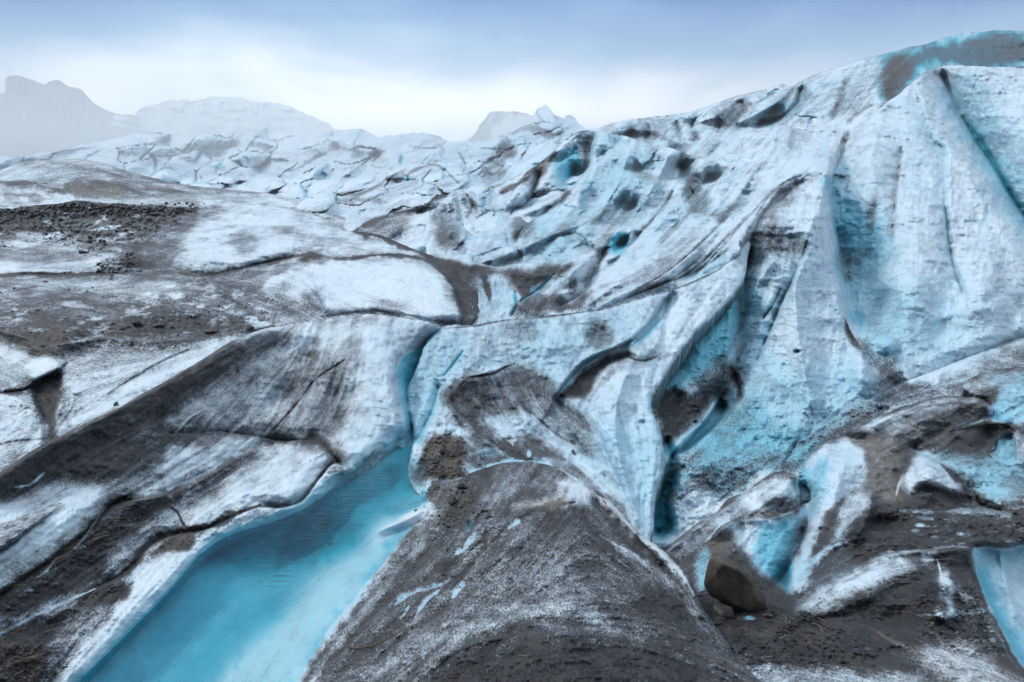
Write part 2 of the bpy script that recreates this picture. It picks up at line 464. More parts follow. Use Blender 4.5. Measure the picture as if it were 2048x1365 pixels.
def ice_material(name, k, white=(.80, .87, .905), bump=.6):
    """weathered glacier ice: clean white ice, blue ice, and grains of dirt whose cover grows with 'dirt'. k: grain size in metres"""
    m, nt = new_mat(name); t = NT(nt)
    gp = t.n('ShaderNodeNewGeometry').outputs['Position']
    mp = t.n('ShaderNodeMapping'); mp.inputs['Scale'].default_value = (1, .5, 1); t.link(gp, mp.inputs[0]); pos = mp.outputs[0]
    dirt, blue, tan, streak = (t.attr(a) for a in ('dirt', 'blue', 'tan', 'streak'))
    g1 = t.noise(pos, 1.7 / k, 2, .6)
    g2 = t.noise(pos, .11 / k, 7, .70, .4)
    g3 = t.noise(pos, .012 / k, 5, .6, .3)
    g1n = t.mapr(g1, .3, .7, 0, 1, False); g2n = t.mapr(g2, .3, .7, 0, 1, False); g3n = t.mapr(g3, .3, .7, 0, 1, False)
    # cover of dirt: a gradient broken up by clumps and drainage streaks, then by single grains
    cov = t.math('ADD', dirt, t.math('ADD', t.math('MULTIPLY_ADD', g2n, .36, -.18), t.math('ADD', t.math('MULTIPLY_ADD', streak, .26, -.13), t.math('MULTIPLY_ADD', g3n, .18, -.09))))
    cov = t.math('MULTIPLY_ADD', cov, 1.08, -.035, clamp=True)
    grain = t.math('MULTIPLY', t.math('SUBTRACT', g1n, .5), t.math('MULTIPLY_ADD', t.math('MULTIPLY', cov, t.math('SUBTRACT', 1., cov)), 2.2, .17))
    mask = t.mapr(t.math('ADD', cov, grain), .04, .96)
    # clean ice
    bl = t.math('ADD', blue, t.math('MULTIPLY_ADD', g3n, .09, -.045))
    clean = t.ramp(bl, [(0, white), (.18, (white[0]*.86, white[1]*.92, white[2]*.97)), (.45, (.27, .60, .73)), (.72, (.035, .39, .51)), (.9, (.005, .20, .27)), (1, (.003, .10, .15))])
    clean = t.mix(t.math('MULTIPLY', t.mapr(g2, .35, .75), .22), clean, (.42, .62, .74), 'MULTIPLY')
    clean = t.mix(t.math('MULTIPLY', t.mapr(streak, .35, 1.), .22), clean, (.46, .60, .71), 'MULTIPLY')
    clean = t.mix(t.mapr(cov, .10, .85, 0, .72), clean, (.25, .265, .31))
    dcol = t.ramp(g2n, [(0, (.009, .0085, .009)), (.45, (.026, .024, .0245)), (1, (.074, .066, .063))])
    dcol = t.mix(t.math('MULTIPLY', t.mapr(g1, .50, .72), .55), dcol, (.095, .095, .104))
    dcol = t.mix(t.math('MULTIPLY', tan, .8), dcol, (.30, .235, .175))
    film = t.mix(t.math('MULTIPLY', t.math('MULTIPLY', tan, .45), t.mapr(g2, .3, .7)), clean, (.62, .52, .43))
    col = t.mix(mask, film, dcol)
    b = t.n('ShaderNodeBsdfPrincipled')
    t.link(col, b.inputs['Base Color'])
    t.link(t.mapr(mask, 0, 1, .42, .7), b.inputs['Roughness'])
    b.inputs['Specular IOR Level'].default_value = .4
    t.link(t.math('MULTIPLY_ADD', mask, -.45, .45), b.inputs['Subsurface Weight']); b.inputs['Subsurface Radius'].default_value = (.12, .55, 1.0); b.inputs['Subsurface Scale'].default_value = k * 3
    bp = t.n('ShaderNodeBump'); bp.inputs['Strength'].default_value = bump; bp.inputs['Distance'].default_value = k * 1.6
    hgt = t.math('ADD', t.math('MULTIPLY', g1, .7), t.math('ADD', t.math('MULTIPLY', g2, 2.2), t.math('MULTIPLY', mask, .6)))
    t.link(hgt, bp.inputs['Height']); t.link(bp.outputs[0], b.inputs['Normal'])
    o = t.n('ShaderNodeOutputMaterial'); t.link(b.outputs[0], o.inputs[0])
    return m
# ------------------------------------------------------------------ the glacier
# A: far icefall below the fog
A = Sheet('icefall',
 "-160,330 -60,322 50,314 110,300 165,289 215,284 250,270 300,272 340,266 390,274 440,262 470,268 500,258 560,263 600,276 650,268 690,262 715,255 745,268 800,270 850,268 885,280 940,284 985,276 1020,264 1040,250 1062,238 1076,222 1090,212 1103,220 1114,234 1135,231 1150,240 1172,258 1200,262 1250,300 1280,420 1200,560 700,560 300,470 -160,470",
 """-160,330,140 50,314,150 165,289,175 300,272,190 440,262,205 560,263,210 715,255,215 885,280,220 985,276,200 1100,226,175 1172,258,150
-160,400,95 200,380,95 480,380,92
330,365,105 600,372,105 800,360,115
480,400,70 700,400,66 900,385,66
600,450,50 720,445,48 850,420,52
1000,360,75 1060,300,95 1150,300,90
900,330,110 700,310,150 400,310,170
940,470,42 1060,470,40 1200,560,30 700,560,34 300,470,60""", step=2, jitter=6.5, dirt=.10, blue=.11, rim=(7, .03))
# B: far ridge on the right
B = Sheet('upper_ridge',
 "1150,300 1180,262 1240,243 1290,236 1340,231 1390,222 1430,208 1470,194 1530,178 1560,170 1585,174 1600,165 1640,146 1700,128 1760,110 1800,100 1850,88 1900,72 1960,64 2030,62 2100,64 2220,70 2220,330 1500,470 1250,470 1160,400",
 """1180,262,85 1240,243,100 1340,231,105 1470,194,105 1585,174,100 1700,128,98 1850,88,95 2030,62,92 2220,70,90
1160,330,70 1350,330,62 1500,330,58 1650,260,66 1760,190,70 1900,140,68 2220,150,66
1250,470,48 1500,470,48 2220,330,55""", step=2, jitter=1.2, dirt=.2, blue=.14, rim=(12, .05))
# C: the big wall and the slopes that run down from it
C = Sheet('glacier_slope',
 "860,560 850,470 862,420 900,388 925,378 960,388 1000,372 1050,345 1085,322 1110,300 1140,272 1165,262 1190,262 1230,268 1262,275 1300,288 1340,296 1370,306 1400,316 1440,312 1490,305 1515,295 1540,266 1562,250 1600,258 1650,264 1690,262 1720,250 1760,214 1800,186 1840,152 1870,136 1900,130 1960,133 2050,136 2220,140 2220,960 2000,980 1600,1010 1500,1130 1320,1130 1280,1000 1260,760 1300,660 1200,660 1000,690 900,690 880,640",
 """900,388,60 960,388,58 1050,345,62 1110,300,66 1165,262,68 1230,268,64 1300,288,58 1370,306,54 1440,312,52 1515,295,50 1562,250,49 1650,264,50 1690,262,50 1760,214,52 1840,152,54 1900,130,54 2050,136,52 2220,140,50
1240,420,42 1330,420,40 1420,400,38 1500,400,36
1070,400,48 1130,350,56
1000,470,38 1100,470,36 1180,470,33
930,525,27 1000,545,26 1110,535,27
940,560,22 1000,590,20 1040,600,19
930,640,17 1000,650,17 1080,640,18 1180,610,20
1190,600,20.5 1300,560,21.5 1380,520,22
1480,500,21 1490,440,24 1540,390,28 1600,345,31 1650,345,32
1340,600,19 1480,600,18.6
1500,690,16 1450,760,14.3 1400,850,12.6
1670,480,27.5 1680,560,23.5 1690,650,18.8 1720,740,15.2 1740,790,13.8
1640,430,26 1650,560,20.5 1640,700,15.6
1560,640,17.2 1540,760,13.8 1500,880,11.4
1780,740,15.6 1900,720,17 2040,690,18.6 2220,670,19.5
1780,560,22 1900,560,23 2048,560,23.5
1800,400,31 1900,400,32 2048,400,32
1750,300,41 1900,260,43 2048,260,42
1660,850,12.2 1800,800,13.5 1930,765,14.6 2220,760,15.5
1340,900,9.9 1450,950,9.4 1560,930,10 1660,900,11
1330,1060,8.4 1420,1040,8.6 1500,1130,7.6 1320,1130,7.7
2000,980,10 2220,960,10.5""", step=2, jitter=1.2, dirt=.13, blue=.15, rim=(9, .03))
# D0: low dirty swell behind the moraine
D0 = Sheet('dirty_ice_swell',
 "-160,362 -60,350 0,340 60,322 110,318 160,319 205,326 240,338 290,352 330,363 380,372 450,378 520,384 600,400 700,440 760,480 600,500 -160,500",
 """-160,362,80 60,322,74 160,319,74 240,338,72 330,363,70 450,378,68 520,384,66
-160,450,42 100,440,42 400,440,44 600,450,46 760,480,42
0,380,58 200,380,58 400,400,56""", step=2, jitter=1.5, dirt=.42, blue=.06, rim=(8, .03))
# D: moraine-covered slopes on the left
D = Sheet('moraine_slope',
 "-160,425 -60,418 0,416 60,411 110,409 155,402 200,406 260,408 320,411 400,416 425,410 450,402 490,403 540,409 600,424 650,440 690,462 730,463 770,473 800,487 835,502 870,512 900,522 930,530 950,560 960,620 940,660 930,700 700,720 620,720 480,760 200,960 -160,1120",
 """-160,425,40 0,416,39 155,402,39 260,408,38 400,416,37 450,402,37 540,409,36 650,440,34 730,463,32 800,487,30 870,512,28 930,530,26
-160,470,31 100,470,31 300,470,30 500,470,29 700,490,28
-160,548,21.5 0,548,21.5 250,545,22 430,550,21.3 520,524,23 620,509,24.5 740,512,24.5 850,521,23.5 900,548,20.5
520,570,19.6 700,570,19.5 860,570,19.5
0,610,16.3 250,610,16.5 450,620,15.8 620,620,16.3
930,640,16 850,632,15.8 720,622,16 640,632,15.4
-160,670,13 0,665,13.1 150,690,12.2 300,683,12.6 480,663,13.6 540,652,14.4
0,760,9.9 150,760,10.1 300,730,11 450,690,12.2
0,860,8 100,850,8.3 230,800,9.2
-160,1010,6.2 0,950,6.6 130,872,7.9 230,825,8.6 350,757,10.1 450,695,11.8
200,960,6.6 480,760,10.4 700,720,13 930,700,14""", step=2, jitter=1.4, dirt=.5, blue=.05, rim=(7, .025))
# E: the bank left of the pool, rising to the white block at the slot
E = Sheet('pool_bank_ridge',
 "-160,1035 -80,985 0,944 60,905 130,867 180,842 230,820 290,785 350,752 400,722 450,690 500,668 530,658 550,654 600,646 640,640 680,632 720,628 760,630 800,635 840,641 870,647 882,652 892,680 878,740 858,800 852,850 845,905 790,900 735,945 690,968 655,1006 600,1042 545,1062 455,1092 405,1124 378,1160 330,1214 268,1277 208,1338 150,1402 80,1500 -160,1500",
 """-160,1035,5.1 0,944,5.8 130,867,6.9 230,820,7.8 350,752,9.3 450,690,10.8 540,655,12 640,640,12.5 720,628,12.8 800,635,12.8 870,648,12.4
790,745,10.6 800,800,10 812,845,9.75
850,690,13 828,750,12.3 826,800,11.7 832,850,10.9 845,905,9.6
765,888,w 700,934,w
760,889,w 700,932,w 690,945,w 640,986,w 590,1018,w 540,1036,w 450,1066,w 400,1100,w 370,1135,w 320,1192,w 260,1252,w 200,1312,w 140,1370,w
650,700,11.4 740,690,11.6 720,780,10.5 690,860,9.7
640,900,8.5 560,890,8.9 460,930,7.9 430,850,8.8
330,985,6.9 500,905,8.4
600,960,7.75 430,1020,6.75 290,1090,5.95
340,880,7.9 200,900,7 60,960,6.1
0,1040,5.3 140,1010,5.9
0,1190,4.35 120,1110,5.15 230,1010,6.25
0,1265,4.08 120,1212,4.6 260,1145,5.3
-160,1300,3.7 0,1350,3.75 90,1340,3.95 140,1290,4.25
790,900,w1.05 735,945,w1.09 690,968,w1.10 600,1042,w1.12 455,1092,w1.11 378,1160,w1.10 268,1277,w1.09 150,1402,w1.09
-160,1500,3.1 120,1500,3.4""", step=2, jitter=1.2, dirt=.5, blue=.06, rim=(8, .02))
# F: central block between the slot and the right-hand crevasse, with the bridge to the slope
Fs = Sheet('ice_tongue',
 "883,655 905,650 935,652 965,648 1000,641 1050,634 1100,631 1150,625 1200,617 1250,603 1290,592 1330,582 1370,570 1400,556 1430,543 1455,525 1472,505 1482,480 1490,460 1500,480 1494,520 1488,560 1462,600 1425,636 1390,668 1362,705 1338,742 1318,772 1303,800 1304,822 1316,848 1324,880 1330,915 1328,945 1318,975 1310,1005 1308,1040 1306,1064 1290,1100 1250,1120 1100,1060 950,1040 850,1000 822,970 818,935 823,905 826,880 828,860 822,842 815,820 813,795 818,770 830,745 838,722 846,700 858,680",
 """883,655,12.6 935,652,13 1000,641,13.4 1100,631,14 1200,617,14.8 1290,592,15.8 1370,570,17 1430,543,18.6 1472,505,20.5 1490,460,23
840,720,11.6 815,795,10.6 826,860,9.75
822,905,w 818,935,8.3 850,1000,7.25 950,1040,6.8 1100,1060,6.5 1250,1120,6 1290,1100,6.3
880,760,11 930,720,11.7 900,830,9.8
1000,735,11.9 1080,730,12.2 1180,690,13.1
1120,790,11 1050,830,10.2 960,850,9.7 1150,880,9.7
1250,700,12.7 1320,650,14.6 1400,600,16.6
1230,790,11 1280,760,11.7 1330,720,12.9
1000,930,8.5 1150,960,8.2 1210,1000,7.7 1270,1060,7
1303,810,10.9 1324,880,9.6 1328,945,8.8 1308,1040,7.5
1250,900,9.5 1240,980,8.3""", step=2, jitter=1.2, dirt=.13, blue=.21, rim=(10, .03))
# G: the dirt-covered dome in front, sloping into the pool on its left
G = Sheet('dirt_covered_dome',
 "828,965 850,958 890,962 930,950 970,936 1020,924 1070,926 1110,936 1150,960 1180,975 1215,998 1250,1036 1285,1072 1315,1092 1345,1118 1375,1152 1392,1190 1412,1225 1440,1262 1470,1310 1520,1360 1600,1420 1700,1500 20,1500 90,1430 190,1330 250,1260 310,1195 360,1140 390,1110 450,1075 540,1045 595,1025 645,990 690,950 740,910 790,880 830,880 840,920",
 """930,950,7.75 1020,924,8.25 1110,936,8.0 1180,975,7.3 1250,1036,6.9 1315,1092,6.1 1375,1152,5.4 1392,1190,5.1 1440,1262,4.5 1520,1360,3.7 1700,1500,2.9
850,1012,w 830,1045,w 800,1085,w 770,1125,w 735,1170,w 690,1225,w 640,1290,w 590,1365,w 520,1470,w
800,1020,w1.03 720,1095,w1.05 640,1180,w1.045 560,1270,w1.045 470,1390,w1.045
820,915,w1.07 735,945,w1.08 690,968,w1.08 600,1042,w1.09 455,1092,w1.08 378,1160,w1.07 268,1277,w1.06 150,1402,w1.06
640,1060,w1.16 480,1180,w1.11 300,1320,w1.09 140,1440,w1.09
780,960,w1.13
900,1000,6.85 880,1100,5.5 800,1250,4.3 700,1400,3.35
1000,1000,6.75 1140,1000,6.7
1000,1100,5.2 1140,1080,5.4 1250,1150,5
950,1200,4.3 1130,1200,4.2 1300,1250,4.1
900,1310,3.35 1130,1290,3.35 1330,1330,3.45
1100,1400,2.75 1130,1500,2.3 700,1500,2.85""", step=2, jitter=1.2, dirt=.72, blue=.06, rim=(8, .015), smooth_depth=True)
# H: dirty blocks on the right, in front of the wall
H = Sheet('right_ice_hummocks',
 "1300,1110 1322,1098 1345,1085 1375,1062 1400,1044 1430,1028 1455,1000 1490,985 1520,962 1545,948 1570,944 1590,950 1600,962 1606,940 1615,920 1632,898 1655,884 1678,874 1697,862 1720,856 1750,838 1790,820 1830,805 1862,797 1900,792 1940,795 1965,800 1985,812 1975,800 1940,790 1925,772 1945,755 1985,742 2048,734 2220,722 2220,1500 1420,1500 1400,1360 1390,1200 1340,1130",
 """1322,1098,7.4 1400,1044,8.2 1490,985,8.9 1570,944,9.5 1600,962,9.2 1632,898,10.2 1697,862,10.9 1790,820,11.8 1862,797,12.2 1965,800,12 1985,742,13.4 2048,734,13.6 2220,722,14
1440,1100,6.85 1500,1110,6.7 1560,1150,6.35 1600,1010,8.2
1460,1060,7.55 1540,1040,7.8 1612,1005,8.15
1640,960,8.75 1740,900,9.6 1850,890,9.9 1990,830,11.2
1620,1040,7.4 1720,1000,7.95 1800,975,8.3 1900,985,8.1
1570,1180,5.95 1590,1200,5.5 1640,1120,6.5
1700,1060,7 1850,1050,7.1 2048,1060,7.1 2220,1060,7.2
1700,1150,5.75 1800,1105,6.1 1940,1095,6.2
1990,870,10.6 2048,960,9.2 1950,960,8.9
1480,1250,4.75 1600,1250,4.75 1750,1230,4.75 1880,1200,4.9
1400,1300,4.3 1500,1365,3.75 1700,1365,3.6 1900,1320,3.85 2048,1360,3.6
1950,1140,5.9 2000,1260,4.6 2048,1340,3.9
2060,1140,6.6 2080,1250,5.4 2220,1150,6.4
1700,1500,2.9 2220,1500,2.9 1420,1500,3""", step=2, jitter=1.2, dirt=.78, blue=.08, rim=(7, .02))
# ------------------------------------------------------------------ relief, dirt, blue ice and some painted shade, line by line
# --- A icefall: tumbled seracs
A.blocks("-200,300 1200,180 1200,420 900,420 700,440 -200,420", 14, .24, 64, 30, .9, 3, .22, .3, .06)
A.blocks("200,250 1200,200 1200,420 500,400", 20, .10, 28, 16, .6, 5, .1, .12, .0)
q = np.stack([A.U / 58 + A.V / 60, A.V / 30 - A.U / 150, A.U * 0 + 1.5], -1)
A.dirt += .05 * smooth01((fbm(q * .9 + 3, 4, 41) - .0) * 2.5) * smooth01((A.V - 290) / 70)
A.flow("0,300 300,330 600,400", "500,300 620,290 700,260", "700,440 850,330 1000,290", "900,400 1040,300 1150,240", "600,420 760,360 900,380")
for l in ("292,300 308,320 312,335 305,348", "355,318 385,317", "420,285 400,310 385,330", "610,330 640,312 660,305", "560,345 600,335 650,300", "860,300 880,290 890,312", "915,300 930,330 925,350", "740,330 760,310 775,300", "800,360 830,340 870,330 900,350 930,380", "690,400 740,380 800,345 830,332"):
    A.line(l, 5, 5, dz=.03, dirt=.55, op=.8, warp=.5, taper=True)
for l in ("300,305 312,325 308,345", "405,300 390,325", "805,310 800,330", "1050,272 1052,290 1060,302", "925,325 928,340", "1025,310 1028,328", "815,350 818,365", "445,325 430,340", "640,345 655,352", "880,300 886,318", "1062,330 1085,328", "985,300 1000,290"):
    A.line(l, 5, 8, dz=.05, blue=.7, dirt=.05, warp=.4, taper=True)
for l in ("1005,280 1012,300 1020,312", "1015,278 1040,262 1075,256 1110,270 1140,262", "965,335 985,355 980,380 960,385", "975,330 1000,300 1008,280"):
    A.line(l, 10, 14, dz=.04, dirt=.6, op=.8, taper=True)
A.area("1000,275 1020,285 1030,310 1010,315", 6, dirt=.55)
A.area("960,330 1000,325 1005,375 975,385", 10, dirt=.5, blue=.3)
A.line("700,470 735,445 800,425 850,410 880,392 925,384", 5, 14, dz=-.03, dirt=.85, op=.9)
A.area("730,470 745,445 800,430 830,450 800,475", 14, dirt=.6)
A.line("560,400 620,392 680,405 740,400 800,412", 10, 10, dz=-.02, dirt=.35, taper=True)
A.line("480,400 560,420 640,430 700,462", 8, 20, dz=-.015, dirt=.5, taper=True)
A.line("560,395 600,385 680,388 740,380", 6, 10, dz=.02, dirt=.4, taper=True)
A.area("500,372 600,372 700,420 690,440 560,410", 24, dirt=.1)

# --- B far ridge
B.flow("1600,170 1500,260 1420,330", "1750,130 1690,230 1640,270", "1300,240 1250,300", "1900,90 1850,120 1770,180", "2200,90 1900,100")
B.area("1752,118 1850,92 1960,68 2100,66 2220,74 2220,142 2050,136 1960,136 1880,132 1840,156 1800,190 1768,206 1756,170", 16, dirt=.30, blue=1.12)
B.area("1758,140 1800,125 1840,118 1820,145 1795,178 1768,200", 14, dirt=.95, tan=.1)
B.area("1940,110 2060,95 2220,110 2220,140 1950,132", 14, dirt=.6, op=.6)
B.area("1596,170 1700,130 1760,115 1752,180 1700,230 1640,240 1580,200", 20, blue=.24, dirt=.26)
B.spot(1550, 222, 48, 24, -30, dz=.04, blue=.58)
B.line("1520,245 1560,236 1590,210 1600,180", 10, 26, dz=.05, dirt=.4, blue=.4)
B.line("1585,174 1560,200 1520,225 1480,245", 10, 18, dz=-.03)
B.line("1700,140 1680,200 1660,250", 10, 10, dz=.015, dirt=.5, taper=True)
B.line("1755,205 1710,232 1690,255", 6, 10, dz=.008, dirt=.55, taper=True)
for l in ("1430,212 1440,240 1435,270", "1480,200 1490,220 1470,240", "1350,232 1360,270 1368,300", "1290,240 1300,262 1285,282", "1400,225 1385,255 1400,290"):
    B.line(l, 8, 16, dz=.04, dirt=.45, blue=.3, op=.8, taper=True)
B.area("1430,215 1490,205 1490,235 1440,250", 10, dirt=.5)
B.line("1240,262 1300,262 1340,285 1370,290", 6, 12, dz=-.03, dirt=.5, op=.7)

# --- C the slope
C.flow("1562,250 1450,400 1300,540 1170,605", "1650,350 1540,400 1480,480", "1700,270 1660,380 1690,560", "1900,140 1860,400 1780,700", "2048,200 1980,450 1900,720", "1165,270 1130,360 1060,440 980,520",
       "1250,290 1200,420 1100,520", "1600,400 1580,600 1500,800", "2048,700 1850,780 1680,850 1450,980", "940,400 960,470 930,540", "1000,560 990,640", "1640,500 1650,700 1640,820")
# main trough between the lobe and the wall
C.line("1700,262 1684,300 1668,350 1664,400 1672,450 1680,500 1690,560 1700,620 1712,650 1722,690", 170, 16, dz=.10, p=2.2, taper=True)
C.area("1660,360 1690,400 1730,440 1745,470 1705,505 1690,560 1676,520 1664,440", 16, blue=.58)
C.area("1672,440 1700,450 1712,480 1695,510 1680,500", 10, blue=.8)
C.area("1680,500 1720,500 1750,505 1720,530 1695,560 1685,540", 10, dirt=.55, blue=.5, op=.8)
C.spot(1744, 425, 13, 55, 8, dirt=.55, op=.8)
C.line("1655,345 1640,420 1650,500 1668,570 1684,640 1718,700 1738,760", 30, 60, dz=-.03, p=1.5)
C.line("1690,300 1672,350 1668,400 1676,450 1684,500 1696,560 1708,620 1740,690 1790,740", 60, 10, blue=.42, op=.8)  # blue ice here and below also carries painted-in shade of the hollows
C.area("1500,560 1530,560 1560,700 1530,800 1470,830 1440,800 1480,700", 30, blue=.38, op=.8)
C.area("1560,800 1700,800 1660,850 1560,900 1450,960 1400,930 1480,850", 30, blue=.42, op=.7)
C.area("1720,560 1860,620 1900,700 1820,720 1740,680", 40, blue=.36, op=.7)
C.area("1820,640 1960,600 2100,620 2200,660 2000,700 1860,730", 40, blue=.30, op=.7)
C.area("1200,300 1300,320 1260,400 1190,430 1170,360", 40, blue=.3, op=.7)
C.area("1090,420 1180,440 1120,500 1050,520", 30, blue=.3, op=.7)
C.area("880,400 1020,400 1030,460 900,470", 40, blue=.26, op=.7)
# furrows of the wall
C.line("1885,150 1915,215 1955,282 1985,325 2015,375 2052,435 2120,540", 85, 60, dz=.10, p=1.6, blue=.42, op=.8)
C.line("1925,235 1965,290 1992,335 2020,385 2050,432 2100,510", 13, 10, dz=.012, blue=.75, warp=.5)
C.line("1838,205 1850,250 1868,285 1888,300 1890,350 1892,410 1900,470 1905,515 1918,560 1930,600", 12, 40, dz=.012, blue=.32, warp=.5, op=.8)
C.line("1887,400 1895,450 1898,490 1910,545 1925,585", 5, 5, dz=.01, dirt=.45, blue=.6, op=.8)
C.line("1803,305 1796,360 1790,420 1785,470", 6, 24, dz=.012, dirt=.42, op=.8, warp=.5)
C.line("1975,410 1972,440 1930,445", 5, 8, dz=.008, blue=.4, dirt=.3, op=.6)
C.spot(1690, 278, 9, 20, 25, dirt=.6, dz=.005)
C.line("1690,285 1672,335 1655,380", 8, 14, dz=.02, dirt=.4, op=.7)
C.area("1720,560 1850,500 2048,470 2220,480 2220,690 2000,690 1800,720", 60, blue=.18, op=.6)
C.spot(1825, 560, 90, 200, 10, dz=-.03); C.spot(1960, 600, 80, 180, 5, dz=-.03); C.spot(1740, 330, 50, 130, 10, dz=-.025); C.spot(2090, 300, 60, 160, -20, dz=-.03)
C.spot(1712, 636, 24, 20, 0, dz=.012, blue=.62, op=.8)
C.spot(1768, 620, 44, 60, 15, dz=.025, blue=.44, dirt=.3, op=.8)
C.line("1690,640 1700,668 1722,700 1745,735", 8, 14, dz=.03, dirt=.9, warp=.5)  # dark line painted where the valley foot lies in shadow
C.spot(1775, 690, 30, 22, 0, dz=-.03, blue=.42, dirt=.05)
# the lobe and its ribs
C.line("1562,250 1530,310 1480,360 1420,430 1340,520 1240,590", 40, 55, dz=-.035, p=1.5)
C.line("1655,345 1620,338 1585,352 1545,385 1510,425 1488,470 1476,515", 24, 44, dz=-.03, p=1.4, dirt=.05)
C.line("1600,352 1570,365 1540,392 1512,430", 4, 4, dz=.01, dirt=.7, op=.8, warp=.5)
C.line("1590,368 1550,400 1520,440 1495,490 1482,525", 34, 14, dz=.02, dirt=.5, op=.8)
C.area("1495,478 1530,462 1580,465 1605,480 1590,515 1540,525 1500,535", 14, dirt=.56, blue=.3, dz=.02)
C.line("1484,525 1490,575 1484,630 1478,690 1470,750 1440,800", 60, 26, dz=.08, p=1.6)
C.area("1478,530 1510,540 1520,590 1500,640 1490,720 1470,730 1476,640", 14, dirt=.3, blue=.4, op=.9)
C.line("1612,495 1580,570 1560,610 1545,650 1515,720", 10, 30, dz=.03, blue=.36, op=.8)
C.line("1560,580 1545,610 1525,640", 5, 8, dz=.02, blue=.55, dirt=.4, op=.8)
C.line("1630,430 1600,520 1590,600 1600,700 1620,800", 50, 40, dz=-.03, p=1.5)
C.line("1500,600 1520,560 1550,520", 20, 20, dz=-.02, dirt=.1)
C.spot(1595, 703, 9, 5, 0, dz=.02, blue=.7)
C.area("1560,780 1640,760 1720,740 1740,790 1700,810 1640,820 1570,840", 26, blue=.3, op=.8)
C.spot(1720, 740, 36, 50, 0, dz=-.03, dirt=.08)
for l in ("1600,820 1625,850 1610,880", "1650,800 1640,830 1660,840"):
    C.line(l, 6, 8, dz=.01, dirt=.5, op=.6, taper=True)
# blue wall of the right-hand crevasse
C.area("1428,598 1470,560 1484,600 1478,660 1450,720 1400,752 1345,775 1306,800 1320,760 1375,685", 14, blue=.50, dirt=.0)
C.line("1440,590 1415,640 1385,672 1352,715 1325,765 1308,800", 26, 16, blue=.72, dz=.02, op=.9)
C.line("1480,600 1460,690 1420,760 1390,800", 12, 22, dirt=.5, op=.7)
C.area("1310,795 1345,782 1385,790 1425,772 1448,740 1440,800 1400,840 1350,880 1325,900 1314,850", 12, dirt=.9, dz=.02)
C.area("1400,760 1440,710 1470,740 1440,790 1410,790", 12, dirt=.62, op=.8)
C.line("1460,735 1472,760 1480,790", 14, 14, dirt=.8, dz=.02)
C.line("1330,925 1352,895 1378,868 1402,846 1418,825 1428,805", 12, 9, dz=-.045, p=1.2, dirt=.06, blue=.15, warp=.4)
C.spot(1391, 845, 6, 4, -20, dz=.03, blue=.5)
C.area("1440,800 1455,815 1430,850 1405,875 1372,900 1360,905 1390,868 1415,840", 5, dz=.05, blue=.72, dirt=.0)  # blue shadow below the white lip, painted into the colour
C.area("1455,810 1560,850 1640,880 1560,920 1430,900 1400,890", 24, blue=.42, dirt=.28)
C.line("1430,870 1500,860 1560,835", 12, 12, dirt=.5, op=.6, taper=True)
C.area("1330,930 1400,900 1470,910 1440,960 1380,985 1335,1000", 14, dirt=.85)
C.area("1345,950 1370,940 1385,960 1370,990 1345,985", 8, dirt=.3, blue=.3)
C.area("1440,940 1520,900 1600,890 1640,900 1600,940 1520,950 1440,1000", 18, dirt=.55, blue=.4)
C.line("1560,940 1585,900 1600,870", 8, 10, dz=.02, dirt=.8, taper=True)
C.area("1306,1070 1314,985 1334,940 1330,880 1350,900 1352,960 1340,1010 1345,1060", 12, dz=.05, blue=.80, dirt=.22)
C.area("1500,850 1560,815 1620,830 1610,860 1540,880", 14, dirt=.12, blue=.2, dz=-.01)
# foot of the wall: silt, with the dark of the shadowed valley painted in
C.area("1722,690 1760,720 1800,706 1800,745 1860,790 1800,800 1720,860 1640,900 1630,880 1690,820 1740,775 1748,740", 14, dirt=.78, blue=.35)
C.area("1850,775 1960,730 2048,690 2220,665 2220,760 2000,770 1860,800 1760,840", 18, dirt=.58, blue=.2)
C.line("1790,770 1860,745 1960,705 2060,672 2200,650", 26, 10, dz=.03, p=1.5)
C.line("1820,790 1890,770 1960,752", 6, 6, dirt=.3, blue=.3, op=.8)
C.area("1768,700 1800,690 1800,705 1780,715", 6, blue=.5, dirt=0)
# left slopes running to the central hollow
for l in ("1400,330 1340,420 1270,500 1190,580", "1470,330 1390,430 1300,520 1180,606", "1340,310 1290,400 1230,470 1150,540", "1520,330 1430,450 1330,545 1200,612", "1260,300 1230,380 1170,460"):
    C.line(l, 26, 14, dz=-.025, p=1.3)
for l in ("1372,330 1330,410 1250,500 1190,560", "1440,360 1360,450 1290,520", "1500,390 1420,470 1340,540 1240,600", "1390,340 1380,370 1395,400"):
    C.line(l, 5, 12, dz=.022, dirt=.45, op=.75, taper=True)
for l in ("1530,400 1460,470 1380,545 1300,575 1230,600", "1560,370 1490,440 1440,500 1380,560", "1480,480 1400,540 1310,575", "1420,500 1340,560 1220,608"):
    C.line(l, 4, 8, dz=.018, dirt=.5, op=.7, taper=True)
C.area("1360,330 1400,360 1420,420 1390,430 1370,390", 10, dirt=.6, blue=.35, op=.9, dz=.02)
C.area("1360,310 1385,318 1370,350 1360,345", 6, dirt=.5, blue=.3)
C.area("1425,430 1450,410 1490,395 1480,420 1440,445", 10, dirt=.6, blue=.35, op=.9)
C.area("1250,330 1300,340 1330,350 1310,370 1270,350", 10, dirt=.6, tan=.3, op=.7)
C.area("1200,580 1260,540 1330,500 1400,470 1380,520 1290,570 1200,612", 22, dirt=.42, op=.8)
C.area("1180,440 1240,400 1280,420 1220,500 1160,560 1140,520", 22, dirt=.4, op=.7)
C.spot(1236, 486, 26, 30, 35, dz=.035, blue=.70, dirt=.02)
C.line("1262,462 1255,490 1235,512 1215,520", 8, 8, dz=-.03, dirt=.15)
C.line("1220,480 1190,540 1160,590 1120,612", 12, 24, dz=.04, dirt=.5, op=.8)
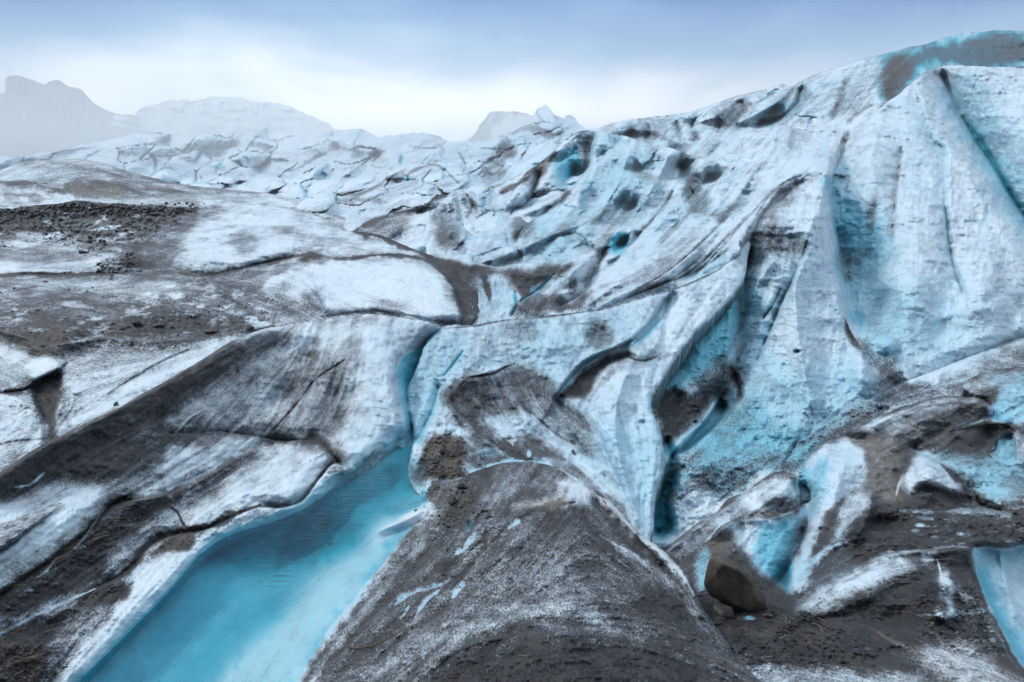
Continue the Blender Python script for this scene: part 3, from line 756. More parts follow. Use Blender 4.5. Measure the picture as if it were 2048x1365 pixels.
C.line("1200,430 1160,450 1100,472 1045,498 985,520", 10, 26, dz=-.035, p=1.3, dirt=.35)
# arch and blocks
C.line("1192,264 1180,300 1178,330 1160,355 1128,382 1088,402 1052,422", 8, 46, dz=.07, p=1.5)
C.spot(1138, 335, 34, 48, 20, dz=.035, blue=.58, dirt=.03)
C.spot(1148, 345, 18, 34, 20, dz=.015, blue=.85, dirt=0)
C.line("1178,280 1172,310 1172,330 1160,352", 5, 12, dirt=.75, op=.9, warp=.5)
C.area("1150,272 1190,262 1182,300 1165,300", 8, dirt=.6, blue=.4)
C.area("1190,268 1240,272 1260,290 1220,300 1190,300", 10, blue=.4, dirt=.2, op=.8)
C.line("1048,350 1078,322 1100,312 1120,300", 6, 18, dz=-.03, dirt=.75)
C.area("1060,335 1085,322 1095,340 1080,355 1062,352", 6, dirt=.88, tan=.4)
C.line("1000,385 1040,365 1060,350", 6, 10, dirt=.7, dz=-.02)
C.line("1080,350 1070,375 1066,400 1085,415", 10, 18, dz=.05, dirt=.6, blue=.4)
C.area("1055,400 1090,398 1140,380 1130,400 1090,425 1060,420", 7, dirt=.85, blue=.5, dz=.03)
C.line("1060,440 1040,465 1030,490 1040,505", 8, 14, dz=.04, dirt=.75)
C.line("935,392 948,420 940,450 950,480", 12, 12, dz=.05, dirt=.65, op=.9)
C.line("905,392 912,430 900,470", 14, 14, dz=-.03)
C.line("980,385 1000,430 1020,465", 20, 20, dz=-.03)
C.area("880,395 935,390 940,430 910,440 870,440", 10, dirt=.4)
C.area("870,440 905,440 925,470 935,500 900,500 870,480", 12, dirt=.6)
C.area("930,478 980,470 1030,480 1032,505 990,525 945,525", 10, dirt=.1, blue=.2, dz=-.02)
C.area("1030,440 1060,420 1070,450 1050,480", 10, dirt=.5, blue=.3)
C.area("1000,520 1060,500 1120,480 1140,500 1110,530 1040,532", 12, dirt=.25)
# central hollow
C.line("870,514 930,528 1000,541 1060,534 1112,534 1150,525", 8, 46, dz=-.05, p=1.2)
C.area("860,512 900,522 960,532 1000,542 1060,535 1120,534 1150,527 1120,556 1085,585 1050,604 1028,575 1000,556 975,552 955,590 948,640 925,640 905,590 880,545", 7, dirt=.93)
C.area("950,570 985,552 1012,560 1026,590 1030,620 1010,636 970,645 942,640 945,600", 16, dirt=.2, blue=.26, dz=-.008)
C.line("962,545 975,575 978,600", 9, 9, dirt=.75)
C.line("1030,585 1034,610 1024,630", 4, 9, dz=.03, blue=.6, dirt=.1)
C.line("1040,602 1060,590 1085,572 1108,548", 3, 6, dz=.03, blue=.6, dirt=.1, warp=.3)
C.area("1045,605 1090,590 1150,575 1180,600 1150,625 1060,632 1030,630", 10, dirt=.75)
C.area("1090,580 1110,560 1150,545 1170,560 1160,590 1140,610 1120,590", 9, dirt=.2)
C.spot(1145, 575, 12, 24, 10, dirt=.65)
C.area("1060,575 1085,565 1080,585 1062,592", 4, dirt=.3, blue=.5)

# --- D0 swell
D0.flow("0,345 160,330 330,370 520,395", "0,370 200,390 500,430")
D0.area("-100,345 40,335 150,345 130,370 -100,372", 14, dirt=.3, blue=.18)
D0.area("-100,385 60,380 160,388 220,400 -100,405", 10, dirt=.16)
for l in ("-50,364 50,366 110,378 160,386 210,400", "-50,385 60,390 100,400", "160,360 220,368 300,392", "200,345 300,370 400,392", "120,372 160,366 190,378"):
    D0.line(l, 5, 14, dz=-.012, dirt=.72, op=.7, taper=True)
D0.area("150,375 200,370 240,385 180,395", 10, dirt=.65, tan=.4)
D0.line("205,326 330,363 520,388", 6, 10, dirt=.6, op=.7)
D0.area("400,395 520,392 620,410 500,410", 10, dirt=.2)

# --- D moraine slope
D.flow("0,430 200,440 420,470", "-50,550 300,545 500,530 850,520", "250,500 400,560 560,650", "600,530 640,580 660,620", "0,600 200,640 500,660", "540,650 350,755 130,870", "0,720 120,800 60,900", "700,540 850,600")
D.area("-160,425 60,408 160,400 300,408 420,414 400,440 330,460 250,475 100,470 -160,480", 12, dirt=.8)
D.area("-160,425 60,408 160,400 300,410 425,410 350,432 250,440 100,440 -160,450", 7, dirt=1.)
D.line("-100,424 60,410 155,402 260,408 400,416", 4, 16, dz=-.02, p=1.5)
D.line("400,416 430,408 452,402", 4, 12, dirt=.7, dz=-.015)
D.line("400,420 340,445 300,462", 8, 18, dirt=.95, op=.9)
D.area("365,470 385,440 430,415 480,408 545,412 640,444 700,470 780,482 845,512 800,514 700,518 650,514 600,505 540,520 470,542 410,548 350,530 352,500", 14, dirt=.12, dz=-.025)
D.spot(492, 490, 42, 30, 0, dirt=.48, blue=.22, op=.8)
D.spot(600, 470, 60, 16, 15, dirt=.34, op=.8)
D.spot(430, 430, 30, 14, -20, dirt=.45, op=.7); D.spot(690, 490, 50, 14, 10, dirt=.35, op=.8)
D.spot(640, 495, 40, 9, 0, dirt=.35)
D.area("-160,535 40,520 150,520 205,528 215,540 120,549 -160,552", 8, dirt=.2)
D.area("270,540 300,526 350,530 370,540 320,546", 6, dirt=.18)
D.area("-160,575 20,568 120,562 220,556 250,562 200,580 100,590 -160,595", 9, dirt=.26)
D.area("20,488 60,482 60,500 20,500", 8, dirt=.3); D.area("260,500 300,498 300,515 260,512", 6, dirt=.3)
D.line("-160,552 0,551 60,547 120,549 200,547 290,545 340,545 400,553 440,548 480,538 520,527 560,520 590,513 620,508 650,516 700,518 742,511 800,511 850,520 885,545 905,570 925,620", 5, 8, dirt=.95, warp=.6)
D.line("-160,554 0,551 200,548 340,546 400,553 480,538 560,520 620,508 700,518 800,511 850,520 885,545 905,570 925,620", 46, 5, dz=.035, p=1.5)
D.area("600,520 618,506 640,510 655,522 640,536 620,532", 5, dirt=1.)
D.area("520,590 540,548 600,534 680,522 800,520 860,530 890,560 905,600 925,632 850,640 785,626 720,622 660,622 610,612 560,600", 12, dirt=.11, dz=-.03)
D.spot(628, 600, 36, 34, 0, dirt=.62, blue=.25, op=.9)
D.area("590,545 560,560 540,580 560,600 580,575", 8, dirt=.45, op=.8)
D.spot(560, 540, 24, 12, -20, dirt=.55); D.spot(780, 608, 55, 14, 8, dirt=.42, op=.8); D.spot(900, 590, 18, 36, -25, dirt=.3)
D.line("640,636 700,626 750,622 800,628 860,640 930,650", 5, 5, dirt=.6, op=.7, dz=.01)
D.area("845,505 880,515 935,530 960,560 962,640 935,650 920,620 905,575 885,545", 6, dirt=.93)
D.line("700,462 760,472 830,500 890,518 935,531", 3, 12, dirt=.95, dz=-.015)
D.area("-160,600 100,588 240,590 380,580 480,600 540,640 500,662 300,680 -160,680", 22, dirt=.72)
D.area("200,640 300,620 420,640 500,655 400,672 250,676", 12, dirt=.82)
D.area("250,500 340,540 400,556 520,540 530,590 600,620 560,640 480,610 380,570 280,550", 16, dirt=.62, blue=.12)
for u, v, a, b_ in ((60, 470, 50, 8), (140, 500, 60, 8), (420, 580, 30, 7), (350, 590, 24, 8), (470, 625, 26, 6), (150, 610, 40, 7), (40, 640, 40, 6), (520, 620, 20, 5), (330, 520, 30, 6)):
    D.spot(u, v, a, b_, 8, dirt=.28, op=.75)
D.spot(400, 560, 30, 10, 25, dirt=.85, op=.8); D.spot(450, 590, 40, 10, 35, dirt=.85, op=.8); D.spot(280, 530, 40, 10, 10, dirt=.9); D.spot(300, 640, 80, 14, 0, dirt=.9)
D.area("20,655 60,640 110,638 160,660 150,690 110,712 60,700 30,680", 12, dirt=1., tan=.15, dz=-.02)
D.line("-160,672 0,664 100,690 200,678 300,684 420,676 500,660 545,653", 5, 24, dz=-.02, dirt=.75)
D.area("200,742 250,715 330,700 440,680 520,660 540,660 445,708 350,752 232,816 130,868 108,850 140,800 150,760", 10, dirt=.27)
D.area("240,790 330,735 420,702 450,690 350,752 240,812 150,850 140,840", 7, dirt=.08)
D.line("215,790 260,760 330,720 380,700", 4, 10, dz=.015, dirt=.5, op=.6)
D.area("130,700 220,690 300,690 220,730 140,760 130,730", 12, dirt=.45)
D.area("50,745 62,725 95,715 120,728 118,745 95,752 70,760", 6, dirt=.1, dz=-.02)
D.area("-60,690 40,710 30,780 -60,780", 14, dirt=.32)
D.line("-60,790 40,782 80,765 110,745 135,725", 8, 14, dz=.02, dirt=.95)
D.area("70,765 120,745 118,800 105,850 108,890 90,900 85,840 70,800", 7, dirt=.97, dz=.02)
D.area("-100,800 40,800 80,840 90,880 60,905 0,945 -100,1000", 14, dirt=.2)
D.line("-60,905 20,885 90,878", 5, 9, dz=.01, dirt=.45, op=.7)

# --- E bank
E.flow("540,660 350,760 100,900 -50,1000", "690,940 440,1060 200,1310", "520,720 400,860 300,960", "760,680 740,800 700,910", "640,680 600,800 560,870", "0,1150 200,1010 420,900", "860,650 800,720 812,840")
E.line("-160,1040 0,948 130,871 230,824 350,756 450,694 540,658", 5, 60, dz=-.03, p=1.4)
E.area("-160,1040 0,946 130,870 260,802 350,754 470,692 530,672 520,690 440,745 390,785 350,815 330,850 335,890 300,930 250,955 200,975 120,962 40,985 -160,1055", 12, dirt=.95, dz=-.01)
E.area("540,660 640,644 760,632 870,650 835,694 800,714 790,745 800,805 815,845 760,890 700,932 676,905 690,850 700,800 660,740 620,700", 22, dirt=.13, dz=-.02)
E.spot(690, 715, 52, 36, -20, dirt=.42, op=.9); E.spot(705, 690, 40, 20, -20, dirt=.4, op=.8); E.spot(560, 770, 60, 36, -30, dirt=.66, blue=.25, op=.9)
E.spot(605, 690, 50, 22, -20, dirt=.28, blue=.2); E.spot(660, 770, 40, 60, 10, dirt=.46, op=.8); E.spot(640, 830, 40, 30, 0, dirt=.42, op=.8)
E.area("545,668 600,655 560,700 480,740 430,770 440,735 500,695", 12, dirt=.6)
E.line("600,700 560,730 480,760 440,800", 20, 20, dirt=.62, op=.7)
E.area("440,800 520,770 560,800 590,850 560,870 480,860 420,850", 16, dirt=.40)
E.line("690,720 630,760 600,800 565,840 545,862", 3, 3, dirt=.85, dz=.008, op=.8, warp=.5)
E.line("410,820 380,835 350,870 330,905 318,912", 4, 3, dirt=.08, dz=-.006, warp=.5)
E.line("340,868 390,866 440,864 480,868 530,876 570,881 620,880 645,884 662,905 676,925", 34, 5, dz=.03, p=1.5)
E.line("340,870 390,868 440,866 480,869 530,878 570,883 620,882 648,890 668,915", 4, 10, dirt=.85, op=.9, warp=.7)
E.area("620,870 650,880 675,915 690,935 670,925 640,895", 5, dirt=.9)
E.area("290,850 340,870 400,870 470,875 430,905 330,915 250,950 230,930", 14, dirt=.78)
E.area("335,905 400,895 440,880 500,878 520,890 470,910 420,935 340,970 275,990 285,975 330,955", 10, dirt=.22)
E.line("265,994 340,978 420,940 470,910 500,892", 4, 3, blue=.3, dirt=.06, warp=.5)
E.line("255,998 340,984 420,948 470,918 510,898", 8, 26, dirt=.85, op=.9, dz=-.02)
E.line("250,1000 340,984 420,946 500,900 580,888", 24, 6, dz=.02, p=1.4)
E.area("420,1000 460,950 520,900 570,893 640,898 664,920 610,985 540,1015 450,1045 385,1062 372,1056 390,1020", 12, dirt=.14, dz=-.015)
E.area("420,960 500,905 520,920 460,960 430,1000", 10, dirt=.55)
E.area("330,1040 370,1015 375,1058 300,1080 230,1135 225,1120 270,1070", 12, dirt=.35)
E.line("340,1015 355,1025 365,1045 372,1056", 3, 4, dirt=.8, dz=.01, warp=.5)
E.area("250,1000 330,995 330,1020 280,1060 225,1110 205,1150 150,1180 60,1222 -160,1260 -160,1210 0,1190 120,1110 190,1050", 9, dirt=.9)
E.area("-160,1070 0,1014 60,1000 140,974 200,976 205,995 190,1025 140,1065 60,1120 0,1170 -160,1260", 14, dirt=.1, dz=-.015)
E.line("-160,1290 0,1192 60,1150 120,1108 180,1058 220,1012 260,1000", 12, 14, dz=.025, dirt=.97)
E.line("215,1010 190,1045 165,1080 140,1105", 2.5, 2.5, dirt=.1, blue=.3, warp=.3); E.line("110,1120 90,1145 70,1158", 3, 3, dirt=.2, blue=.3, warp=.3)
E.line("90,945 60,970 30,975", 3, 5, dirt=.25, blue=.3, warp=.3)
E.line("700,938 645,992 590,1024 540,1042 450,1072 400,1106 370,1140 320,1198 260,1258 200,1318 140,1376", 10, 62, dirt=.06, warp=.8)
E.area("330,1110 380,1110 372,1140 322,1195 262,1255 200,1315 140,1370 100,1380 180,1290 230,1230 270,1170", 14, dirt=.04, dz=-.01)
E.line("690,930 668,926 648,945 625,975 600,1003 560,1014 520,1012 480,1028 440,1048 400,1062 360,1068 320,1080 290,1102 270,1128 240,1152 200,1172", 5, 30, dz=.03, p=1.4)
E.line("690,930 664,928 645,948 622,978 600,1003 560,1014 520,1014", 4, 8, dirt=.85, op=.95, warp=.5)
E.line("520,1012 480,1026 440,1046 400,1060 360,1066 315,1080 290,1100 270,1130 240,1155 200,1175 150,1200", 8, 17, dirt=1., warp=.7)
E.area("345,1065 390,1066 380,1100 330,1104 300,1110", 6, dirt=.95, tan=.15)
E.area("160,1190 240,1160 260,1190 200,1215 160,1215", 8, dirt=1.)
E.line("-160,1340 0,1268 60,1238 130,1205 190,1178", 5, 4, dirt=.12, blue=.2, warp=.6)
E.area("-160,1350 0,1275 80,1240 150,1218 180,1225 120,1260 100,1290 40,1300 -160,1380", 8, dirt=.9)
E.area("-160,1390 0,1290 80,1285 130,1290 110,1330 80,1380 60,1500 -160,1500", 10, dirt=1., tan=.1, dz=-.01)
E.area("150,1230 210,1215 200,1250 150,1290 120,1330 90,1365 100,1290", 12, dirt=.55, op=.9)
E.line("700,940 645,994 590,1027 540,1046 450,1076 400,1110 370,1145 320,1203 260,1263 200,1323 140,1382", 90, 1, dirt=.03, blue=.8, warp=.2)
E.area("880,655 838,694 802,716 793,740 798,790 806,825 814,852 845,905 870,850 895,700", 4, blue=.62, dirt=.02, warp=.3)
E.area("800,742 812,790 818,850 845,905 850,830 840,760", 14, blue=.8, dirt=.0, op=.8)
E.area("700,915 740,880 800,835 815,850 760,892 700,936", 9, blue=.30, dirt=.03)
E.line("820,800 815,850 770,890", 22, 12, blue=.6, dirt=.02, op=.7)

# --- F tongue
Fs.flow("940,660 900,760 830,900", "1200,620 1180,700 1120,780", "1000,740 1080,860 1240,960 1300,1050", "900,800 1000,900 1100,940", "1400,600 1300,760 1320,900 1290,1040", "1480,500 1380,640")
Fs.line("883,657 935,653 1000,642 1100,632 1200,618 1290,593 1340,580 1400,557 1455,526 1478,490", 3.5, 6, dirt=.75, warp=.5, op=.85)
Fs.spot(1030, 660, 50, 34, -10, dirt=.40, op=.85); Fs.spot(960, 680, 50, 20, -30, dirt=.25); Fs.spot(1150, 650, 40, 14, 0, dirt=.22)
Fs.line("1000,735 960,748 930,758 900,790", 40, 4, dz=-.02, p=1.4)
Fs.area("868,830 880,790 925,757 985,747 1020,732 1070,735 1105,770 1118,805 1150,820 1180,880 1100,840 1020,820 960,840 900,850", 12, dirt=.62)
Fs.line("925,757 985,748 1010,735 1030,728", 4, 4, dirt=.9, warp=.5, dz=.01)
Fs.area("900,790 930,770 950,800 970,850 1010,885 1050,900 1080,930 1030,925 960,880 920,830", 11, dirt=.82)
Fs.area("1000,890 1030,870 1090,880 1150,930 1180,960 1120,930 1060,925", 10, dirt=.85, op=.9)
Fs.line("1000,845 1025,870 1026,890", 6, 10, dirt=.15, op=.8); Fs.spot(845, 835, 20, 30, 20, dirt=.15); Fs.spot(885, 830, 24, 24, 0, dirt=.25, op=.8)
Fs.area("1060,800 1120,830 1180,880 1220,940 1160,900 1100,860", 14, dirt=.35, op=.8)
for l in ("1100,800 1150,830 1180,880", "1040,810 1090,850 1150,900", "1130,850 1180,910 1230,980"):
    Fs.line(l, 10, 20, dz=.008, dirt=.5, op=.5, taper=True)
Fs.line("1130,790 1180,850 1220,930 1270,1040", 22, 30, dz=-.025)
Fs.line("1270,720 1240,780 1230,860 1250,960 1280,1050", 40, 40, dz=-.02)
Fs.line("1330,600 1290,660 1240,695 1190,715 1160,735 1130,770 1110,800", 60, 7, dz=.035, p=1.5)
Fs.area("1120,795 1135,775 1165,742 1195,722 1235,706 1262,704 1270,712 1225,728 1195,752 1178,790 1150,795", 6, dirt=.97, dz=.02)
Fs.line("1112,796 1132,770 1162,735 1195,714 1215,706", 9, 3, blue=.62, dirt=.02, warp=.3)
Fs.line("1180,800 1200,770 1240,735 1290,722", 16, 10, dirt=.5, op=.7)
Fs.spot(1198, 672, 38, 42, -20, dz=.02, dirt=.52, blue=.3, op=.95)
Fs.line("1336,592 1325,630 1305,655 1258,695", 14, 4, blue=.62, dirt=.02, dz=.01, warp=.4); Fs.line("1262,665 1255,690 1240,702", 9, 9, blue=.5, dirt=.05, op=.8)
Fs.area("1258,705 1265,678 1300,660 1325,640 1322,680 1310,700 1290,715", 6, dirt=.34, dz=-.02)
Fs.line("1252,712 1285,722 1315,712 1330,700", 4, 4, dirt=.9, warp=.6); Fs.line("1330,690 1318,720 1340,700", 4, 4, dirt=.7, op=.7)
Fs.area("1330,600 1420,565 1460,540 1420,630 1370,680 1330,720 1318,700 1330,650", 14, dirt=.08, blue=.12)
Fs.line("926,704 912,722 900,738 888,752", 3, 6, dz=.012, blue=.85, dirt=0, warp=.2)
Fs.line("860,680 842,712 832,745 818,785 818,825 828,850", 20, 34, blue=.34, dirt=.05, op=.9)
Fs.line("876,775 866,815 850,850 832,880", 14, 20, blue=.42, dirt=.05, dz=.02)
Fs.area("822,935 845,890 870,862 900,870 935,880 930,935 915,965 860,965 826,968", 9, dirt=.9, tan=.25)
Fs.area("895,895 915,890 920,960 900,975 890,940", 6, dirt=1., dz=-.01)
Fs.area("820,900 835,870 850,862 840,920 825,940", 5, dirt=.15)
Fs.area("935,890 1000,900 1020,925 940,948", 12, dirt=.7, blue=.3)
Fs.spot(978, 905, 30, 12, 0, dirt=.4, blue=.3)
Fs.line("930,952 965,937 1020,924 1075,926 1115,938", 7, 9, dirt=.2, blue=.36, warp=1.2)
Fs.spot(1058, 908, 6, 10, 0, dirt=.1, blue=.35, op=1); Fs.spot(1088, 917, 6, 4, 0, dirt=.1, blue=.35); Fs.spot(948, 962, 16, 12, -30, dirt=.1, blue=.5)
Fs.line("1110,925 1160,955 1200,985 1240,1020 1275,1060", 16, 14, dirt=.75, op=.9)
Fs.area("1180,880 1240,860 1310,880 1320,930 1300,1000 1300,1060 1285,1060 1240,1000 1200,940", 18, dirt=.07, blue=.2)
Fs.line("1285,960 1278,1000 1282,1040", 8, 8, dz=.015, blue=.35, taper=True)
Fs.line("1145,900 1150,912", 6, 6, dirt=.9); Fs.line("1140,880 1152,890", 4, 4, dirt=.7)
Fs.line("1300,800 1308,835 1322,880 1328,930 1312,1000 1306,1060", 6, 22, blue=.34, op=.8)
Fs.spot(1285, 845, 10, 8, 0, blue=.3, dz=.01)

# --- G dome
G.flow("930,950 850,1100 600,1365", "1150,980 1050,1100 800,1330", "1180,980 1290,1080 1420,1260", "1100,1250 1300,1260 1450,1320", "1000,1000 900,1150 700,1320")
G.area("830,965 930,952 1020,926 1110,938 1180,978 1215,1000 1100,990 1000,985 900,1000 860,1010", 10, dirt=.78)
G.area("960,975 1040,945 1130,960 1170,985 1060,990 980,1000", 14, dirt=.66)
G.area("860,985 930,985 960,1010 940,1050 880,1040 850,1020", 10, dirt=.88, tan=.1)
G.area("1050,1010 1180,1000 1260,1060 1300,1120 1200,1100 1080,1080", 24, dirt=.86)
G.area("1000,1100 1130,1060 1180,1120 1180,1250 1080,1260 960,1230 900,1250 850,1290 740,1350 640,1365 720,1290 860,1190", 26, dirt=.70)
G.line("740,1350 820,1310 900,1272 1000,1245 1080,1225 1140,1215 1200,1245 1280,1280", 26, 16, dirt=.47, op=.8)
G.area("840,1400 900,1320 1000,1280 1100,1275 1200,1285 1320,1310 1400,1350 1400,1500 700,1500", 18, dirt=.95)
G.line("820,1340 960,1285 1100,1270 1220,1278 1330,1310", 10, 30, dz=-.012)
G.line("1190,988 1240,1030 1280,1072 1320,1104 1360,1142 1388,1190", 9, 14, dirt=.2, tan=.7, dz=-.01)
G.line("1215,1010 1290,1090 1350,1150 1400,1230", 30, 8, dz=-.02, p=1.4)
G.line("1200,1070 1280,1120 1350,1170 1410,1250", 7, 16, dirt=.42, op=.8)
G.area("1290,1180 1340,1190 1380,1230 1350,1240 1300,1220", 16, dirt=.95); G.spot(1290, 1215, 22, 16, 20, dirt=1)
G.area("1115,978 1140,962 1170,968 1192,985 1180,1004 1150,1005 1125,1005", 11, dirt=.2, dz=-.010)
G.area("1090,1000 1130,985 1130,1010 1050,1015 1020,1010", 8, dirt=.45, tan=.6)
for l in ("1150,1005 1080,1020 1020,1050 990,1080 960,1110 930,1150 900,1180", "980,1060 960,1085 930,1115 910,1140"):
    G.line(l, 4, 12, dz=.007, dirt=.92, op=.9)
for l in ("955,1062 940,1085 925,1100 908,1110", "1040,1040 1015,1060", "900,1160 880,1170 850,1178 825,1186 800,1200 790,1210", "880,1180 850,1205 830,1235", "930,1165 905,1195", "820,1210 800,1240"):
    G.line(l, 4, 6, dirt=.18, blue=.36, dz=.006, warp=1.6)
G.area("870,1130 920,1110 915,1130 880,1145", 5, dirt=1.)
G.spot(938, 1050, 12, 14, 0, dirt=.6, blue=.9, dz=.02)
G.area("860,1020 900,1060 880,1110 800,1180 760,1220 690,1300 640,1365 620,1365 720,1220 810,1110", 14, dirt=.72)
G.line("846,1090 800,1135 755,1190 710,1250 660,1310 620,1370", 10, 16, dirt=.38, op=.8)
# submerged shelf and bed of the pool
G.area("846,1018 826,1052 796,1090 766,1130 730,1178 686,1232 636,1296 586,1371 500,1500 -20,1500 90,1390 250,1230 360,1110 450,1050 560,1020 650,970 730,900 815,870 852,1000", 7, dirt=.02, blue=.62, warp=.3)
G.area("850,1015 800,1085 735,1172 640,1292 560,1400 420,1400 470,1310 560,1230 620,1150 700,1090 740,1040 800,1000", 30, blue=.25, dirt=.05, tan=.3, warp=.7)
G.area("400,1090 560,1062 640,1010 720,975 815,930 830,960 780,1000 720,1050 700,1085 640,1095 590,1120 540,1145 430,1140", 40, blue=.88, dz=.03)
G.area("430,1150 560,1140 600,1130 560,1180 480,1240 380,1330 280,1400 200,1400 300,1280", 55, blue=.60)
G.area("560,1220 480,1290 440,1340 420,1400 330,1400 430,1270 520,1190", 16, blue=.66, op=.6)
G.line("738,1080 765,1060 800,1046 832,1030 862,1012", 22, 15, dz=-.030, p=1.2, taper=True)
G.area("742,1072 762,1048 784,1046 790,1066 770,1080 750,1082", 9, blue=.02, dirt=.03)
G.area("800,1030 830,1015 858,1012 852,1035 830,1052 812,1048", 8, blue=.02, dirt=.05)
G.area("780,1000 830,985 850,1000 840,1015 800,1030 778,1025", 8, blue=.6, dirt=.3)

# --- H right foreground
H.flow("1570,950 1480,1020 1330,1100", "1610,1010 1520,1100 1440,1200", "1690,870 1640,1000 1580,1180", "1860,800 1750,850 1700,870", "1990,820 1850,900", "1750,1120 1620,1190 1500,1300", "2048,1060 1750,1080", "1900,980 2048,1010", "1600,1260 1800,1330 2048,1380", "1960,1120 2040,1330")
# first hummock
H.line("1330,1108 1380,1068 1440,1030 1490,990 1545,952 1590,955", 14, 34, dz=-.02)
H.area("1340,1105 1400,1055 1450,1020 1500,985 1550,955 1585,955 1602,985 1612,1005 1580,1015 1500,1030 1450,1050 1400,1090 1350,1110", 10, dirt=.42, blue=.15)
H.area("1480,1000 1530,960 1580,965 1590,985 1540,1000 1500,1020", 8, dirt=.12)
H.spot(1560, 1000, 34, 16, 10, dirt=.65); H.spot(1440, 1040, 24, 10, -30, dirt=.2, blue=.2)
H.line("1440,1062 1480,1040 1530,1037 1580,1024 1612,1006", 6, 12, dirt=.8, dz=-.015, warp=.6)
H.line("1430,1072 1470,1046 1530,1040 1580,1027 1612,1008", 3, 60, dz=-.03, p=1.3)
H.area("1450,1062 1490,1046 1540,1042 1590,1028 1614,1015 1606,1060 1580,1110 1556,1155 1530,1150 1500,1120 1470,1090", 9, dirt=.16, blue=.16)
H.area("1530,1060 1600,1028 1615,1015 1604,1070 1578,1120 1556,1160 1520,1150 1510,1110", 14, blue=.55, dirt=.03)
H.area("1440,1060 1425,1080 1420,1105 1450,1110 1470,1095 1455,1070", 8, dirt=.7, tan=.3)
H.line("1460,1042 1440,1052 1425,1070 1410,1085", 4, 4, dirt=.08, warp=.4, dz=-.01)
H.line("1556,1165 1585,1110 1606,1060 1618,1010 1606,975", 36, 26, dz=.05, p=1.6)
H.area("1545,1150 1575,1125 1590,1150 1580,1180 1555,1172", 8, dirt=.2, blue=1.)
# second block
H.area("1608,1000 1606,950 1625,912 1655,888 1695,872 1725,880 1735,920 1740,960 1700,985 1650,1020 1640,1060 1610,1130 1585,1180 1575,1170 1600,1100 1618,1040", 9, dirt=.08, blue=.2)
H.line("1608,995 1600,965 1612,935", 8, 14, blue=.6, dirt=.05); H.line("1620,985 1640,950 1650,925", 7, 10, blue=.42, dz=.015)
H.area("1690,870 1740,872 1790,882 1800,920 1790,950 1800,1000 1750,1000 1730,960 1735,920 1715,890", 9, dirt=.72, tan=.45)
H.area("1690,1000 1735,985 1745,1010 1720,1060 1690,1080 1660,1090 1680,1040", 9, dirt=.28, blue=.15)
H.line("1742,985 1738,1030 1720,1065", 20, 30, dz=-.025)
H.spot(1720, 1050, 14, 26, 10, dirt=.5, blue=.2)
H.line("1600,1180 1640,1110 1690,1085 1730,1075", 12, 14, dirt=.25, dz=-.01)
H.line("1590,1180 1610,1140 1640,1105", 9, 12, dirt=.15, blue=.2)
H.area("1640,1120 1700,1090 1770,1085 1720,1130 1650,1170 1620,1175", 10, dirt=.75, blue=.3)
H.line("1810,920 1815,940 1800,960 1792,990 1800,1010", 5, 5, dirt=.9, warp=.6, dz=.012); H.line("1806,950 1795,975 1790,1000", 4, 3, dirt=.12, warp=.5)
H.area("1805,965 1818,925 1850,908 1890,930 1912,960 1918,985 1880,975 1850,968 1820,985", 9, dirt=.1, dz=-.02)
H.line("1830,900 1880,925 1920,960 1948,985 1960,1010 2000,1022", 26, 5, dz=.03, p=1.5)
H.line("1880,925 1918,958 1948,990 1955,1005", 5, 12, dirt=.95, warp=.5)
H.area("1840,902 1900,905 1960,900 2048,905 2048,960 2030,1000 1990,1012 1955,985 1920,950 1880,925", 10, dirt=.14, blue=.30)
H.area("1870,905 1930,905 2000,890 1960,920 1900,922", 8, dirt=.6, op=.7)
H.area("2010,960 2048,940 2220,930 2220,1000 2050,1005 2015,1005", 12, dirt=.35, blue=.3)
# tilted slab
H.area("1690,862 1740,842 1800,818 1850,802 1905,796 1965,802 1986,818 1960,835 1900,855 1820,870 1750,876", 8, dirt=.72, dz=-.012)
H.area("1720,858 1790,824 1850,804 1900,798 1950,804 1900,815 1830,835 1770,862", 8, dirt=.30)
H.line("1740,860 1800,830 1860,812 1940,805", 4, 4, dirt=.7, op=.7, warp=.6); H.line("1770,868 1830,845 1900,825", 3, 5, dirt=.65, op=.7)
H.line("1690,866 1760,838 1830,808 1900,796 1985,818", 4, 22, dz=-.015, p=1.3)
H.line("1905,862 1950,845 1985,832 1986,818", 4, 4, dirt=.2, blue=.2, warp=.4, dz=.012)
H.area("1985,815 1996,790 2010,765 2048,745 2220,730 2220,850 2060,850 2020,850 1990,842", 10, dirt=.1, blue=.32)
H.area("1990,838 1995,810 2015,812 2020,840", 7, blue=.55, dirt=.05)
H.area("1930,770 1990,746 2048,736 2220,724 2220,745 2050,760 1990,775 1950,785", 9, dirt=.35)
H.area("1860,880 1950,860 2010,850 2030,856 2015,890 1980,905 1900,900 1860,892", 7, dirt=.85)
H.line("1900,862 1960,850 2012,848 2026,858", 3, 4, dirt=1., dz=-.015)
H.area("1985,905 2000,875 2025,870 2030,920 2010,925", 5, dirt=.15, blue=.42, dz=.02)
H.line("1995,872 1990,900 1975,905 1985,918", 3, 3, dirt=.9, warp=.5)
H.area("2020,870 2060,880 2220,885 2220,935 2060,920 2025,915", 8, dirt=.3)
